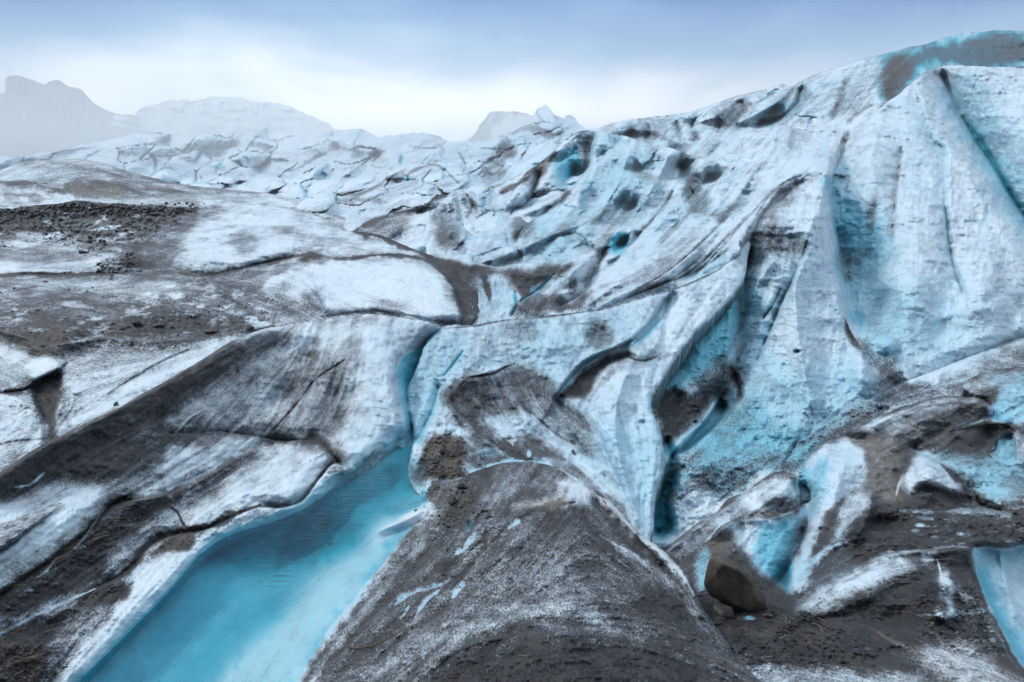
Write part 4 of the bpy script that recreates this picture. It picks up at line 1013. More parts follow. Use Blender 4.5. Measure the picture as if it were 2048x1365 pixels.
# dark flats, stripe, white dome
H.area("1690,1080 1740,1010 1800,1000 1900,990 2000,1015 2220,1000 2220,1095 1950,1095 1800,1105 1720,1120", 14, dirt=.96)
H.line("1790,1022 1860,1024 1940,1022 2000,1026 2040,1030", 7, 8, dirt=.45, blue=.3, op=.9); H.line("1820,1032 1870,1040", 5, 6, dirt=.5, blue=.3)
for u, v in ((1920, 1068), (1838, 1050), (1830, 1062), (1870, 1075)): H.spot(u, v, 12, 5, 0, dirt=.4, blue=.3)
H.area("1590,1222 1625,1195 1680,1165 1735,1128 1780,1112 1830,1118 1830,1150 1780,1170 1740,1195 1690,1215 1640,1232", 12, dirt=.30, dz=-.012)
H.area("1640,1195 1700,1155 1760,1125 1800,1120 1760,1160 1690,1200 1650,1215", 12, dirt=.12)
H.line("1580,1235 1650,1185 1735,1130 1800,1108 1900,1102 1948,1095", 5, 34, dz=-.02, p=1.4)
H.line("1800,1105 1850,1100 1900,1094 1945,1096", 4, 4, dirt=.3, warp=.8, op=.8); H.area("1840,1105 1870,1102 1872,1120 1850,1125", 5, dirt=.3)
H.area("1870,1210 1878,1150 1895,1140 1910,1170 1905,1200 1915,1230 1890,1240 1872,1235 1860,1225", 7, dirt=.14, dz=-.015)
H.line("1875,1120 1882,1150 1878,1180", 4, 4, dirt=.15, warp=.6)
H.line("1858,1200 1850,1240 1870,1270 1880,1300", 5, 9, dirt=.95, dz=.003); H.line("1915,1200 1950,1230 1975,1280", 8, 12, dirt=1., dz=.003)
H.line("1915,1185 1945,1200 1960,1230", 4, 4, dirt=.4, op=.7); H.line("1870,1265 1885,1290 1890,1310", 4, 5, dirt=.35, op=.7)
H.area("1830,1295 1900,1285 1960,1300 1990,1340 2048,1370 2048,1500 1950,1400 1860,1330", 14, dirt=.40, tan=.3)
H.line("1740,1255 1800,1290 1860,1310 1950,1330 2020,1360", 5, 8, dirt=.35, tan=.5, op=.8)
H.area("1700,1200 1860,1150 1860,1290 1740,1290 1640,1260", 20, dirt=.92)
# blue wall at the right edge
H.line("1946,1094 1950,1140 1965,1180 1985,1225 2005,1265 2030,1312 2056,1346 2110,1420", 12, 3, dz=.01)
H.area("1948,1092 2000,1094 2220,1096 2220,1440 2110,1420 2054,1344 2028,1310 2003,1262 1983,1222 1963,1178 1950,1138", 9, dz=.045)
H.area("1948,1096 2000,1098 2220,1102 2220,1440 2110,1420 2054,1344 2028,1310 2003,1262 1983,1222 1963,1178 1950,1138", 5, dirt=.08, blue=.40, warp=.2)
H.line("1952,1130 1968,1180 1990,1225 2010,1265 2035,1312 2062,1346", 30, 3, blue=.62, dirt=.03, warp=.3)
H.area("2005,1150 2048,1110 2220,1110 2220,1240 2060,1260 2020,1240", 16, blue=.24, dirt=.12)
H.line("2000,1110 2010,1160 2030,1230", 12, 12, dz=-.02)
# boulder gully and foreground rim
H.area("1395,1195 1420,1120 1460,1110 1540,1165 1590,1225 1650,1235 1700,1255 1750,1300 1700,1330 1500,1330 1420,1270", 14, dirt=.97)
H.area("1390,1110 1420,1100 1412,1180 1398,1190", 6, dirt=.35, blue=.42)
H.spot(1500, 1236, 14, 6, 0, dirt=.05, blue=.5)
H.area("1360,1330 1380,1310 1425,1308 1470,1315 1560,1330 1650,1340 1800,1345 1850,1370 1800,1500 1500,1500", 12, dirt=.38)
H.area("1350,1325 1372,1300 1400,1330 1380,1345", 7, dirt=.08, blue=.35)
H.line("1380,1250 1440,1290 1480,1320 1580,1325", 6, 8, dirt=.9, dz=.003)
H.line("1380,1280 1430,1275 1460,1300", 8, 8, dirt=.2, blue=.25, op=.8)

C.calm("1690,262 1850,140 2220,130 2220,700 1900,760 1760,740 1700,620 1670,420", 50, .18)
C.calm("1600,430 1660,400 1690,560 1740,790 1600,860 1500,840 1520,620", 40, .45)
D.area('90,440 300,438 400,428 352,470 310,505 220,492 140,466', 16, dirt=.8)
D.area('330,440 420,420 380,450 350,520 330,540 300,500', 16, dirt=.6, blue=.2, op=.8)
D.rubble("-160,420 60,406 160,398 300,405 425,408 370,436 330,470 250,486 160,490 60,482 -160,490", 20, .030, 13, .55)
D.rubble("-160,420 60,406 160,398 300,405 425,408 300,428 100,432 -160,440", 8, .03, 6, .3)
D.rubble("90,450 150,462 220,485 270,510 290,545 200,552 190,520 130,495 80,480", 14, .02, 9, .2)
D.rubble("-160,590 240,590 400,560 540,600 560,650 300,680 -160,690", 30, .014, 12, .35)
D.line("700,464 760,474 830,502 890,520 935,533 1000,545", 14, 14, dz=.0)
E.rubble("20,1190 120,1110 250,1010 300,1020 230,1090 120,1170 0,1240", 12, .012, 8, .25)
E.rubble("-160,1290 130,1280 110,1340 80,1500 -160,1500", 14, .012, 8, .2)
E.rubble("690,928 640,945 600,1000 520,1012 440,1046 320,1078 280,1110 250,1150 180,1180 60,1240 0,1270 60,1250 220,1190 300,1120 400,1085 560,1030 640,980", 8, .010, 7, .1)
H.rubble("1395,1195 1440,1150 1540,1200 1590,1230 1700,1260 1750,1310 1600,1340 1480,1330", 14, .012, 9, .2)
H.rubble("1700,1040 1900,1000 2220,1010 2220,1090 1900,1100 1720,1120", 20, .010, 10, .3)
H.rubble("1840,1180 1960,1180 2000,1290 1860,1300", 16, .014, 9, .35)
G.rubble("830,960 930,950 960,1010 1000,1060 900,1120 850,1050", 12, .012, 8, .2)
Fs.rubble("825,935 850,880 920,870 935,930 900,970", 8, .014, 8, .1)

C.blocks("870,400 1000,370 1100,300 1180,262 1400,310 1520,300 1380,430 1180,520 1000,530 900,510", 30, .07, 84, 46, .9, 11, .08, .25, .0)
C.blocks("1300,310 1520,300 1560,260 1480,440 1280,600 1150,600 1100,520", 40, .02, 50, 90, .9, 13, .0, .1, .0)
B.blocks("1150,260 1480,190 1590,180 1640,240 1400,330 1160,360", 16, .09, 58, 30, .7, 15, .1, .2, .0)
A.blocks("690,480 740,440 860,400 940,390 940,500 700,500", 14, .07, 64, 30, .6, 17, .1, .1, .0)
Fs.blocks("870,830 925,757 1030,730 1120,800 1240,980 1100,930 930,950 830,950", 24, .009, 70, 40, .3, 19, .12, 0., .0)
H.blocks("1330,1100 1560,950 2220,740 2220,1010 1700,1090 1500,1060 1400,1110", 24, .010, 90, 44, .4, 21, .15, .0, .0)
E.blocks("400,720 540,660 760,640 800,760 700,920 450,1040 250,1080 300,900", 30, .005, 90, 44, .8, 23, .1, .0, .0)
D.blocks("-160,500 300,500 560,560 560,650 -160,690", 20, .010, 90, 24, .2, 25, .2, 0, .0)
G.calm("846,1018 780,1120 690,1240 590,1371 500,1500 -20,1500 90,1390 250,1230 360,1110 560,1020 690,930 815,870", 6, .0)
pool = smooth01((.98 - G.smap) * 2)
G.rubble("950,1020 1130,1000 1250,1060 1400,1250 1500,1400 1000,1500 640,1400 760,1250 880,1150", 30, .006, 6, .12)
E.calm("640,640 878,650 800,740 812,850 690,940 650,880 700,760", 30, .4)
Fs.calm("880,650 1480,500 1330,700 1130,780 1000,730 840,850", 30, .45)

H.spot(1545, 985, 60, 26, 5, dirt=.5, op=.6)
H.line("1330,1104 1400,1052 1470,1006 1540,962", 10, 24, dirt=.45, op=.5)
H.area("1480,1040 1600,1010 1610,1060 1560,1150 1500,1130", 14, dz=.012)
H.calm("1440,1050 1610,1000 1740,870 1740,1060 1590,1180 1500,1130", 24, .5)
H.calm("1800,910 1900,900 2220,880 2220,1010 1960,1010 1900,980 1800,990", 20, .4)
H.calm("1950,1090 2220,1090 2220,1450 2060,1350", 10, .3)

for u, v, a, b_, g, z_ in ((1665, 950, 60, 80, 20, -.03), (1850, 945, 62, 42, 15, -.03), (1550, 985, 64, 34, -10, -.025), (1850, 830, 130, 30, -8, -.02), (1710, 1175, 120, 50, -22, -.025), (1885, 1195, 34, 50, 0, -.02), (1440, 1060, 60, 26, -35, -.02), (1715, 1030, 40, 60, 20, -.025), (2030, 790, 50, 50, 0, -.02),
        (1770, 1050, 60, 24, 0, .02), (1610, 1000, 16, 40, 15, .03), (1930, 1000, 60, 24, 10, .02), (1800, 1240, 80, 30, -10, .015), (1975, 870, 26, 40, 10, .02)):
    H.spot(u, v, a, b_, g, dz=z_)
for u, v, a, b_, g, z_ in ((700, 740, 90, 60, -20, -.012), (560, 800, 70, 40, -30, .008), (560, 950, 90, 40, -30, -.010), (120, 1040, 110, 40, -25, -.010), (420, 920, 80, 26, -25, .006), (300, 1120, 70, 30, -30, .006)):
    E.spot(u, v, a, b_, g, dz=z_)
for u, v, a, b_, g, z_ in ((960, 700, 60, 60, 0, -.012), (1100, 690, 70, 50, 0, -.012), (1210, 900, 50, 110, -20, -.014), (1060, 870, 60, 30, 30, .010), (960, 880, 60, 40, 0, -.012), (1360, 640, 40, 50, 30, -.012)):
    Fs.spot(u, v, a, b_, g, dz=z_)

# bare blue ice, and blue shade painted into hollows and slopes
C.area("1428,598 1470,560 1484,600 1478,660 1450,720 1400,752 1345,775 1306,800 1320,760 1375,685", 12, blue=.60, op=.8)
C.area("1430,820 1500,800 1580,830 1650,880 1600,920 1500,930 1400,960 1370,930", 30, blue=.50, dirt=.22, op=.85)
C.area("1540,740 1640,700 1730,730 1745,800 1660,850 1560,830", 36, blue=.36, dirt=.1, op=.8)
C.area("1560,520 1640,480 1670,600 1680,690 1600,720 1550,640", 40, blue=.25, op=.8)
C.area("1380,540 1470,510 1485,560 1430,610 1390,600", 18, blue=.36, op=.9)
C.area("1220,280 1300,300 1330,350 1280,420 1220,440 1190,360", 34, blue=.34, op=.8)
C.area("1080,430 1180,440 1160,520 1100,560 1060,500", 30, blue=.34, op=.8)
C.area("1290,440 1370,380 1420,420 1340,500 1250,560", 34, blue=.26, op=.7)
C.area("1690,420 1760,400 1790,500 1760,560 1710,560", 34, blue=.46, op=.8)
C.area("1720,560 1880,560 1960,640 1900,720 1780,720 1720,650", 50, blue=.34, op=.8)
C.area("1910,180 1990,260 2080,400 2120,420 2120,300 2000,180", 40, blue=.30, op=.7)
C.area("1780,140 1860,150 1880,260 1860,420 1800,440 1780,300", 40, blue=.24, op=.7)
A.area("900,280 1150,240 1180,300 1100,400 950,420 860,360", 40, blue=.26, op=.7)
B.area("1230,250 1480,200 1560,180 1560,240 1400,300 1250,300", 26, blue=.26, op=.7)
Fs.area("1080,650 1300,610 1340,600 1300,660 1200,700 1120,760 1060,740 1040,690", 30, blue=.33, op=.75)
Fs.area("1190,870 1300,840 1330,930 1300,1060 1260,1020 1200,940", 26, blue=.33, op=.8)
Fs.area("830,740 880,680 930,690 900,760 850,850 820,830", 22, blue=.36, op=.7)
E.area("740,650 860,648 800,710 790,760 800,830 740,880 700,860 730,760", 26, blue=.24, op=.8)
H.area("1985,745 2220,735 2220,850 2030,850 1992,830", 16, blue=.38, op=.8)
H.area("1840,905 2048,905 2048,985 1990,1010 1930,950", 16, blue=.40, op=.7)
H.area("1612,1000 1612,950 1640,920 1660,940 1640,1010 1620,1040", 10, blue=.45, op=.8)
H.area("1600,1160 1620,1100 1680,1060 1720,1040 1700,1090 1640,1130", 14, blue=.34, op=.8)
G.rubble("900,1000 1180,1000 1400,1240 1450,1500 600,1500 800,1200", 40, .010, 26, .0)

G.area("470,1120 560,1078 680,1010 760,950 820,915 835,950 790,985 740,1020 700,1075 620,1110 540,1135", 36, blue=.90, dirt=.0, op=.95)
G.line("300,1290 420,1190 520,1130", 60, 60, blue=.68, op=.6)
MF = ice_material('glacier_ice_far', .22)
MM = ice_material('glacier_ice_mid', .07)
MN = ice_material('glacier_ice_near', .022)
A.build(MF, 'crevassed pale icefall fading into fog across the left and middle distance', 'icefall', fold=.012, crag=.02, pit=.015)
B.build(MF, 'far ice ridge with a dark dirt band along the skyline at upper right', 'ice ridge', gain=1.7, fold=.012, crag=.025, pit=.012)
C.build(MM, 'great pale ice slope with blue furrows filling the right side', 'ice slope', gain=2.0, fold=.012, crag=.030, pit=.014)
D0.build(MF, 'low grey streaked ice swell behind the black moraine crest', 'ice swell', gain=1.6, fold=.012)
D.build(MM, 'moraine slope of grey dirty ice with rounded white humps at left', 'moraine', gain=1.8, fold=.010, crag=.010)
E.build(MN, 'dirty ridge and white block along the left bank of the turquoise pool', 'ice ridge', gain=1.4, fold=.006, crag=.010, pit=.006)
Fs.build(MN, 'white and blue central ice tongue between the pool slot and the right crevasse', 'ice tongue', gain=1.7, fold=.008, crag=.016, pit=.010)
G.build(MN, 'dark silt covered ice dome in the foreground right of the pool', 'ice dome', gain=1.3, fold=.005, crag=.013, pit=.007)
H.build(MN, 'silt covered ice hummocks and white blocks in the right foreground', 'ice hummocks', gain=1.7, fold=.008, crag=.018, pit=.008)

# ground under everything
m, nt = new_mat('old_ice'); t = NT(nt)
b = t.n('ShaderNodeBsdfPrincipled'); pos = t.n('ShaderNodeNewGeometry').outputs['Position']
t.link(t.ramp(t.noise(pos, .2, 6, .6), [(.35, (.08, .08, .085)), (.65, (.5, .55, .6))]), b.inputs['Base Color']); b.inputs['Roughness'].default_value = .7
t.link(b.outputs[0], t.n('ShaderNodeOutputMaterial').inputs[0])
n = 90
gx, gy = np.meshgrid(np.linspace(-1, 1, n), np.linspace(-1, 1, n))
gx = np.sign(gx) * np.abs(gx) ** 2.5 * 440; gy = np.sign(gy) * np.abs(gy) ** 2.5 * 440
r = np.hypot(gx, gy)
gz = -5.2 - .4 * fbm(np.stack([gx / 9, gy / 9, gx * 0], -1), 4, 3) - .02 * np.clip(-gy, 0, 400) - .0 * r
ii = np.arange(n * n).reshape(n, n)
make_mesh('ground', np.stack([gx, gy, gz], -1).reshape(-1, 3), np.stack([ii[:-1, :-1], ii[:-1, 1:], ii[1:, 1:], ii[1:, :-1]], -1).reshape(-1, 4), m, kind='structure', label='dirty old ice lying under and around the ridges', cat='ground')
# ------------------------------------------------------------------ mountains in the fog
def rock_material():
    m, nt = new_mat('mountain_rock'); t = NT(nt)
    pos = t.n('ShaderNodeNewGeometry').outputs['Position']
    dirt, streak = t.attr('dirt'), t.attr('streak')
    n1 = t.noise(pos, .02, 8, .65, .5)
    rock = t.ramp(n1, [(.3, (.035, .035, .04)), (.7, (.13, .12, .12))])
    msk = t.mapr(t.math('SUBTRACT', dirt, t.math('ADD', t.math('MULTIPLY', n1, .6), t.math('MULTIPLY', streak, .4))), -.1, .1)
    b = t.n('ShaderNodeBsdfPrincipled'); t.link(t.mix(msk, (.8, .84, .88), rock), b.inputs['Base Color']); b.inputs['Roughness'].default_value = .85
    t.link(b.outputs[0], t.n('ShaderNodeOutputMaterial').inputs[0])
    return m
MR = rock_material()
M1 = Sheet('mountain', "-160,215 -90,205 -40,192 0,187 13,184 13,160 18,151 32,150 50,157 72,164 94,171 102,164 118,162 132,172 160,180 172,190 185,200 204,217 222,224 240,229 262,232 290,240 330,262 380,300 420,360 -160,420",
 "-160,215,370 0,187,370 30,152,370 120,164,370 185,200,370 262,232,370 330,262,640\n-160,300,310 0,300,310 200,300,310 420,360,290 -160,420,260", step=2.5, jitter=3.5, dirt=.95, rim=(8, .02))
M1.flow("60,150 40,250 20,350", "200,210 150,320", "260,235 230,330")
M1.rel += .03 * fbm(np.stack([M1.U / 30, M1.V / 50, M1.U * 0], -1), 5, 3, .6, ridged=True)
M1.spot(47, 228, 6, 5, 0, dirt=.0); M1.spot(49, 240, 7, 5, 0, dirt=.0); M1.line("225,232 262,238 300,250", 6, 16, dirt=.4); M1.line("215,245 250,250 290,262", 4, 10, dirt=.4)
M1.build(MR, 'dark rocky mountain with a blunt summit fading into fog at far left', 'mountain', rough=.006, groove=.004)
M2 = Sheet('snow_ridge', "235,280 262,245 285,215 310,211 340,205 372,199 430,197 500,199 550,209 600,224 640,240 690,262 760,300 760,380 235,380",
 "262,245,430 285,215,430 372,199,430 500,199,430 600,224,430 690,262,430\n235,380,320 760,380,320 500,300,370", step=2.5, jitter=5, dirt=-.3, rim=(8, .02))
M2.flow("300,215 280,300", "500,200 480,300")
M2.rel += .02 * fbm(np.stack([M2.U / 24, M2.V / 18, M2.U * 0], -1), 5, 3, .6, ridged=True)
M2.build(MR, 'pale snow ridge behind the icefall almost lost in the fog', 'ridge', rough=.006, groove=.004)
M3 = Sheet('rock_peak', "915,300 945,272 965,250 985,232 1005,221 1025,218 1045,221 1062,225 1090,224 1120,232 1160,260 1180,330 915,340",
 "945,272,340 1005,221,340 1062,225,340 1120,232,340\n915,340,270 1180,330,270", step=2.5, jitter=9, dirt=.7, rim=(8, .02))
M3.flow("1010,220 970,300", "1060,225 1030,300")
M3.area("990,262 1030,240 1060,235 1060,260 1000,285", 10, dirt=.35)
M3.build(MR, 'grey rock peak showing through fog behind the middle of the icefall', 'mountain', rough=.006, groove=.004)

# ------------------------------------------------------------------ meltwater pool
m, nt = new_mat('pool_water'); t = NT(nt)
gp = t.n('ShaderNodeNewGeometry').outputs['Position']
mp = t.n('ShaderNodeMapping'); mp.inputs['Rotation'].default_value = (0, 0, .5); mp.inputs['Scale'].default_value = (1.2, 5, 1); t.link(gp, mp.inputs[0])
mp2 = t.n('ShaderNodeMapping'); mp2.inputs['Scale'].default_value = (2.0, 9, 1); mp2.inputs['Rotation'].default_value = (0, 0, .1); t.link(gp, mp2.inputs[0])
wv = t.noise(mp2.outputs[0], 1.3, 3, .5, .6); wv2 = t.noise(mp.outputs[0], 5, 3, .55)
patch = t.mapr(t.noise(gp, .55, 3, .5), .45, .62)
vs_ = t.n('ShaderNodeVectorMath', operation='DISTANCE'); t.link(gp, vs_.inputs[0]); vs_.inputs[1].default_value = tuple(point(545, 1150, water_D(545, 1150)))
near = t.math('MULTIPLY', t.mapr(vs_.outputs['Value'], .05, .5, 1, 0), t.mapr(t.noise(gp, 3., 3, .6), .42, .6))
wt = t.n('ShaderNodeTexWave', wave_type='BANDS', bands_direction='Y'); wt.inputs['Scale'].default_value = 3.4; wt.inputs['Distortion'].default_value = 2.2; wt.inputs['Detail'].default_value = 2; t.link(gp, wt.inputs['Vector'])
bp = t.n('ShaderNodeBump'); bp.inputs['Strength'].default_value = .55; bp.inputs['Distance'].default_value = .035
t.link(t.math('ADD', t.math('MULTIPLY', wt.outputs['Fac'], near), t.math('ADD', t.math('MULTIPLY', wv, t.math('MULTIPLY_ADD', patch, .9, .1)), t.math('MULTIPLY', wv2, .35))), bp.inputs['Height'])
tr = t.n('ShaderNodeBsdfTransparent'); tr.inputs[0].default_value = (.86, .97, .97, 1)
gl = t.n('ShaderNodeBsdfGlossy'); gl.inputs['Roughness'].default_value = .04; gl.inputs[0].default_value = (.9, .95, 1, 1); t.link(bp.outputs[0], gl.inputs['Normal'])
fr = t.n('ShaderNodeFresnel'); fr.inputs[0].default_value = 1.33; t.link(bp.outputs[0], fr.inputs['Normal'])
mx = t.n('ShaderNodeMixShader'); t.link(fr.outputs[0], mx.inputs[0]); t.link(tr.outputs[0], mx.inputs[1]); t.link(gl.outputs[0], mx.inputs[2])
t.link(mx.outputs[0], t.n('ShaderNodeOutputMaterial').inputs[0])
shore = spline(P("880,830 870,900 846,960 880,1000 880,1040 840,1095 790,1150 740,1210 680,1290 620,1390 560,1500 -60,1500 60,1400 170,1290 240,1220 300,1160 345,1115 390,1075 450,1040 540,1005 600,985 650,950 690,915 740,870 780,840"), 12, True)
wp = np.array([point(a, b, water_D(a, b)) for a, b in shore])
bm = bmesh.new(); vs = [bm.verts.new(p) for p in wp]; f = bm.faces.new(vs); bmesh.ops.triangulate(bm, faces=[f])
bmesh.ops.recalc_face_normals(bm, faces=bm.faces)
me = bpy.data.meshes.new('meltwater_pool'); bm.to_mesh(me); bm.free(); me.materials.append(m)
if me.polygons[0].normal.z < 0: me.flip_normals()
o = bpy.data.objects.new('meltwater_pool', me); COL.objects.link(o)
o['kind'] = 'structure'; o['label'] = 'turquoise meltwater pool between the dirty bank and the dark dome'; o['category'] = 'pool'

# ------------------------------------------------------------------ stones
def stone_material(name, c0, c1, wet=.75):
    m, nt = new_mat(name); t = NT(nt)
    tc = t.n('ShaderNodeTexCoord').outputs['Object']
    n1 = t.noise(tc, 2.6, 8, .65, .3); n2 = t.noise(tc, 22, 4, .6)
    col = t.ramp(n1, [(.36, c0), (.64, c1)])
    col = t.mix(t.mapr(n2, .62, .75, 0, .5), col, (.24, .22, .20))
    nz = t.n('ShaderNodeSeparateXYZ'); t.link(t.n('ShaderNodeNewGeometry').outputs['Normal'], nz.inputs[0])
    col = t.mix(t.math('MULTIPLY', t.mapr(nz.outputs[2], .2, .9), t.mapr(n1, .3, .65, 0, .35)), col, (.15, .135, .12))
    b = t.n('ShaderNodeBsdfPrincipled'); t.link(col, b.inputs['Base Color']); b.inputs['Roughness'].default_value = wet
    bp = t.n('ShaderNodeBump'); bp.inputs['Strength'].default_value = .9; bp.inputs['Distance'].default_value = .03
    t.link(t.math('ADD', n1, t.math('MULTIPLY', n2, .4)), bp.inputs['Height']); t.link(bp.outputs[0], b.inputs['Normal'])
    t.link(b.outputs[0], t.n('ShaderNodeOutputMaterial').inputs[0])
    return m
S_BROWN = stone_material('brown_stone', (.024, .018, .013), (.125, .096, .070))
S_DARK = stone_material('dark_stone', (.014, .013, .014), (.045, .042, .042))
S_TAN = stone_material('tan_stone', (.06, .05, .038), (.13, .11, .085))
S_RED = stone_material('reddish_stone', (.05, .03, .026), (.10, .065, .055))
def hull_stone(name, pts, mat, cuts=3, noise=.03, bevel=.04, seed=0):
    bm = bmesh.new()
    for p in pts: bm.verts.new(p)
    bmesh.ops.convex_hull(bm, input=bm.verts)
    bmesh.ops.delete(bm, geom=[v for v in bm.verts if not v.link_faces], context='VERTS')
    bmesh.ops.dissolve_limit(bm, angle_limit=.12, verts=bm.verts, edges=bm.edges)
    bmesh.ops.bevel(bm, geom=list(bm.edges), offset=bevel, segments=2, profile=.6, affect='EDGES', clamp_overlap=True)
    bmesh.ops.triangulate(bm, faces=bm.faces)
    bmesh.ops.subdivide_edges(bm, edges=bm.edges, cuts=cuts, use_grid_fill=True)
    bm.normal_update()
    co = np.array([v.co for v in bm.verts]); sz = np.ptp(co, axis=0).max()
    n = fbm(co / sz * 3 + seed * 7.1, 4, 50 + seed, .55)
    for v, q in zip(bm.verts, n): v.co += v.normal * float(q) * noise * sz
    me = bpy.data.meshes.new(name); bm.to_mesh(me); bm.free(); me.shade_smooth(); me.materials.append(mat)
    return me
def add_thing(name, me, loc, label, cat, group=None, rot=(0, 0, 0), scale=(1, 1, 1)):
    o = bpy.data.objects.new(name, me); COL.objects.link(o)
    o.location = loc; o.rotation_euler = rot; o.scale = scale
    o['label'] = label; o['category'] = cat
    if group: o['group'] = group
    return o
# the big boulder: outline with a front, a girdle and a back
D_B = 5.0
c0 = Vector(point(1472, 1172, D_B + .2))
def bp3(s, D): return [Vector(point(a, b, D)) - c0 for a, b in [q[:2] for q in P(s)]]
pts = bp3("1440,1128 1478,1140 1502,1165 1516,1205 1500,1220 1465,1206 1438,1185 1430,1150", D_B) \
    + bp3("1421,1117 1440,1109 1470,1124 1503,1146 1533,1200 1536,1216 1522,1229 1490,1231 1452,1213 1420,1190 1408,1168", D_B + .17) \
    + bp3("1440,1125 1490,1150 1515,1200 1490,1222 1450,1200 1425,1165", D_B + .42)
add_thing('boulder', hull_stone('boulder', pts, S_BROWN, 6, .035, .022, 3), c0, 'big brown boulder standing tilted in the dark gully at right', 'boulder')
def chip(seed, n=13, flat=.6):
    r = random.Random(seed); out = []
    for _ in range(n):
        v = Vector((r.gauss(0, 1), r.gauss(0, 1), r.gauss(0, 1))); v.normalize()
        v *= r.uniform(.8, 1.0); v.z *= flat; v.y *= r.uniform(.75, 1); out.append(v * .5)
    return out
chips = {}
for mat, key in ((S_BROWN, 'brown'), (S_DARK, 'dark'), (S_TAN, 'tan'), (S_RED, 'red')):
    chips[key] = [hull_stone(key + '_stone', chip(k * 11 + len(key), 12, f), mat, 2, .02, .03, k) for k, f in enumerate((.5, .62, .75, .42))]
def stone(sheet, u, v, wpx, key, label, group=None, tilt=.3, asp=1., k=None, name='stone', sink=.12):
    p = sheet.at(u, v); s = wpx * p.y / F_PX
    me = chips[key][(int(u) + int(v)) % 4 if k is None else k]
    return add_thing(name, me, p + Vector((0, 0, s * sink)), label, 'stone', group, (random.uniform(-tilt, tilt), random.uniform(-tilt, tilt), random.uniform(0, 6.28)), (s, s * .9, s * asp))
stone(H, 1450, 1226, 78, 'dark', 'flat blackish stone wedged under the big brown boulder', k=3, tilt=.1)
stone(H, 1552, 1230, 26, 'red', 'small reddish stone right of the big boulder', k=1)
stone(H, 1535, 1236, 30, 'tan', 'thin greyish stone lying at the lower right of the boulder', k=3)
stone(D, 318, 656, 36, 'brown', 'olive brown stone on grey ice, right of a pair of dark stones', k=0)
stone(D, 273, 653, 26, 'dark', 'dark stone with a pointed top left of the olive brown stone', k=2, asp=1.2)
stone(D, 258, 656, 16, 'dark', 'small dark stone leaning on the pointed dark stone', k=1)
stone(D, 422, 668, 36, 'tan', 'tan wedge shaped stone lying alone on the dirty slope', k=1)
stone(D, 345, 658, 16, 'brown', 'small brown stone just right of the olive brown stone', k=1)
stone(D, 233, 812, 18, 'dark', 'small dark stone on the white strip above the dirty ridge', k=2)
stone(D, 168, 508, 22, 'brown', 'brown stone below the rubble patch on the upper moraine', k=0)
stone(D, 92, 566, 12, 'red', 'small reddish stone on the white band at far left', k=1)
stone(D, 500, 662, 24, 'dark', 'black stone at the tip of the thin dirt pile', k=2)
stone(D, 262, 692, 12, 'brown', 'tiny brown stone under the grey slope edge', k=1)
stone(E, 476, 742, 10, 'brown', 'tiny brown stone on the dark upper ridge', k=0)
stone(G, 882, 952, 34, 'brown', 'brown stone topmost of the debris heap beside the pool', k=2)
stone(G, 872, 978, 26, 'brown', 'smaller brown stone under the debris heap', k=0)
stone(G, 922, 977, 26, 'dark', 'round black stone perched right of the debris heap', k=2, asp=1.15)
stone(G, 905, 1005, 40, 'dark', 'grey slab of stone below the round black stone', k=1)
stone(G, 968, 1025, 24, 'tan', 'pale tan pebble on dark silt near the debris heap', k=3)
stone(G, 978, 1037, 20, 'dark', 'dark pebble just below the pale tan pebble', k=1)
add_thing('stone', chips['brown'][3], Vector(point(661, 1088, water_D(661, 1088))) + Vector((0, 0, .0)), 'brown flat stone lying in the shallow edge of the pool', 'stone', None, (0, 0, 1.2), (.11, .06, .05))
stone(Fs, 893, 905, 44, 'brown', 'large brown clod standing at the foot of the white tongue', k=2, asp=1.3)
stone(Fs, 868, 925, 30, 'dark', 'dark clod left of the large brown clod', k=0)
R = random.Random(5)
G1 = 'stones of the rubble band on the moraine crest'
for k in range(62):
    u = R.uniform(-60, 410); v = R.uniform(0, 1)
    v = (418 if u < 60 else 408) + v ** 2. * (80 if u < 330 else 24)
    stone(D, u, v, R.uniform(5, 11) * (1.9 if R.random() < .15 else 1), R.choice(['dark', 'dark', 'brown', 'tan']), 'small angular stone in the black rubble band along the moraine crest', G1, .6)
G2 = 'stones of the two rubble patches below the crest'
for k in range(52):
    if k < 28: u = R.uniform(95, 215); v = 455 + (u - 95) * .33 + R.gauss(0, 8)
    else: u = R.uniform(195, 270); v = 540 - (u - 195) * .25 + R.gauss(0, 9)
    stone(D, u, v, R.uniform(5, 14), R.choice(['dark', 'dark', 'brown']), 'small stone in a loose rubble patch on the left moraine slope', G2, .6)
G3 = 'pebbles scattered over the moraine slope'
for k in range(38):
    u = R.uniform(0, 560); v = R.uniform(575, 665)
    stone(D, u, v, R.uniform(3.5, 8), R.choice(['dark', 'brown', 'tan']), 'tiny pebble scattered on the grey moraine slope', G3, .6)
G4 = 'pebbles in the silt around the boulder'
for k in range(30):
    u = R.uniform(1430, 1680); v = R.uniform(1245, 1320)
    stone(H, u, v, R.uniform(4, 10), R.choice(['dark', 'brown', 'red']), 'tiny pebble in the dark silt below the boulder', G4, .6)
G5 = 'pebbles in the soil at the lower left corner'
for k in range(26):
    u = R.uniform(0, 150); v = R.uniform(1290, 1362)
    stone(E, u, v, R.uniform(4, 11), R.choice(['dark', 'brown', 'red']), 'tiny pebble in the black soil at the lower left corner', G5, .6)

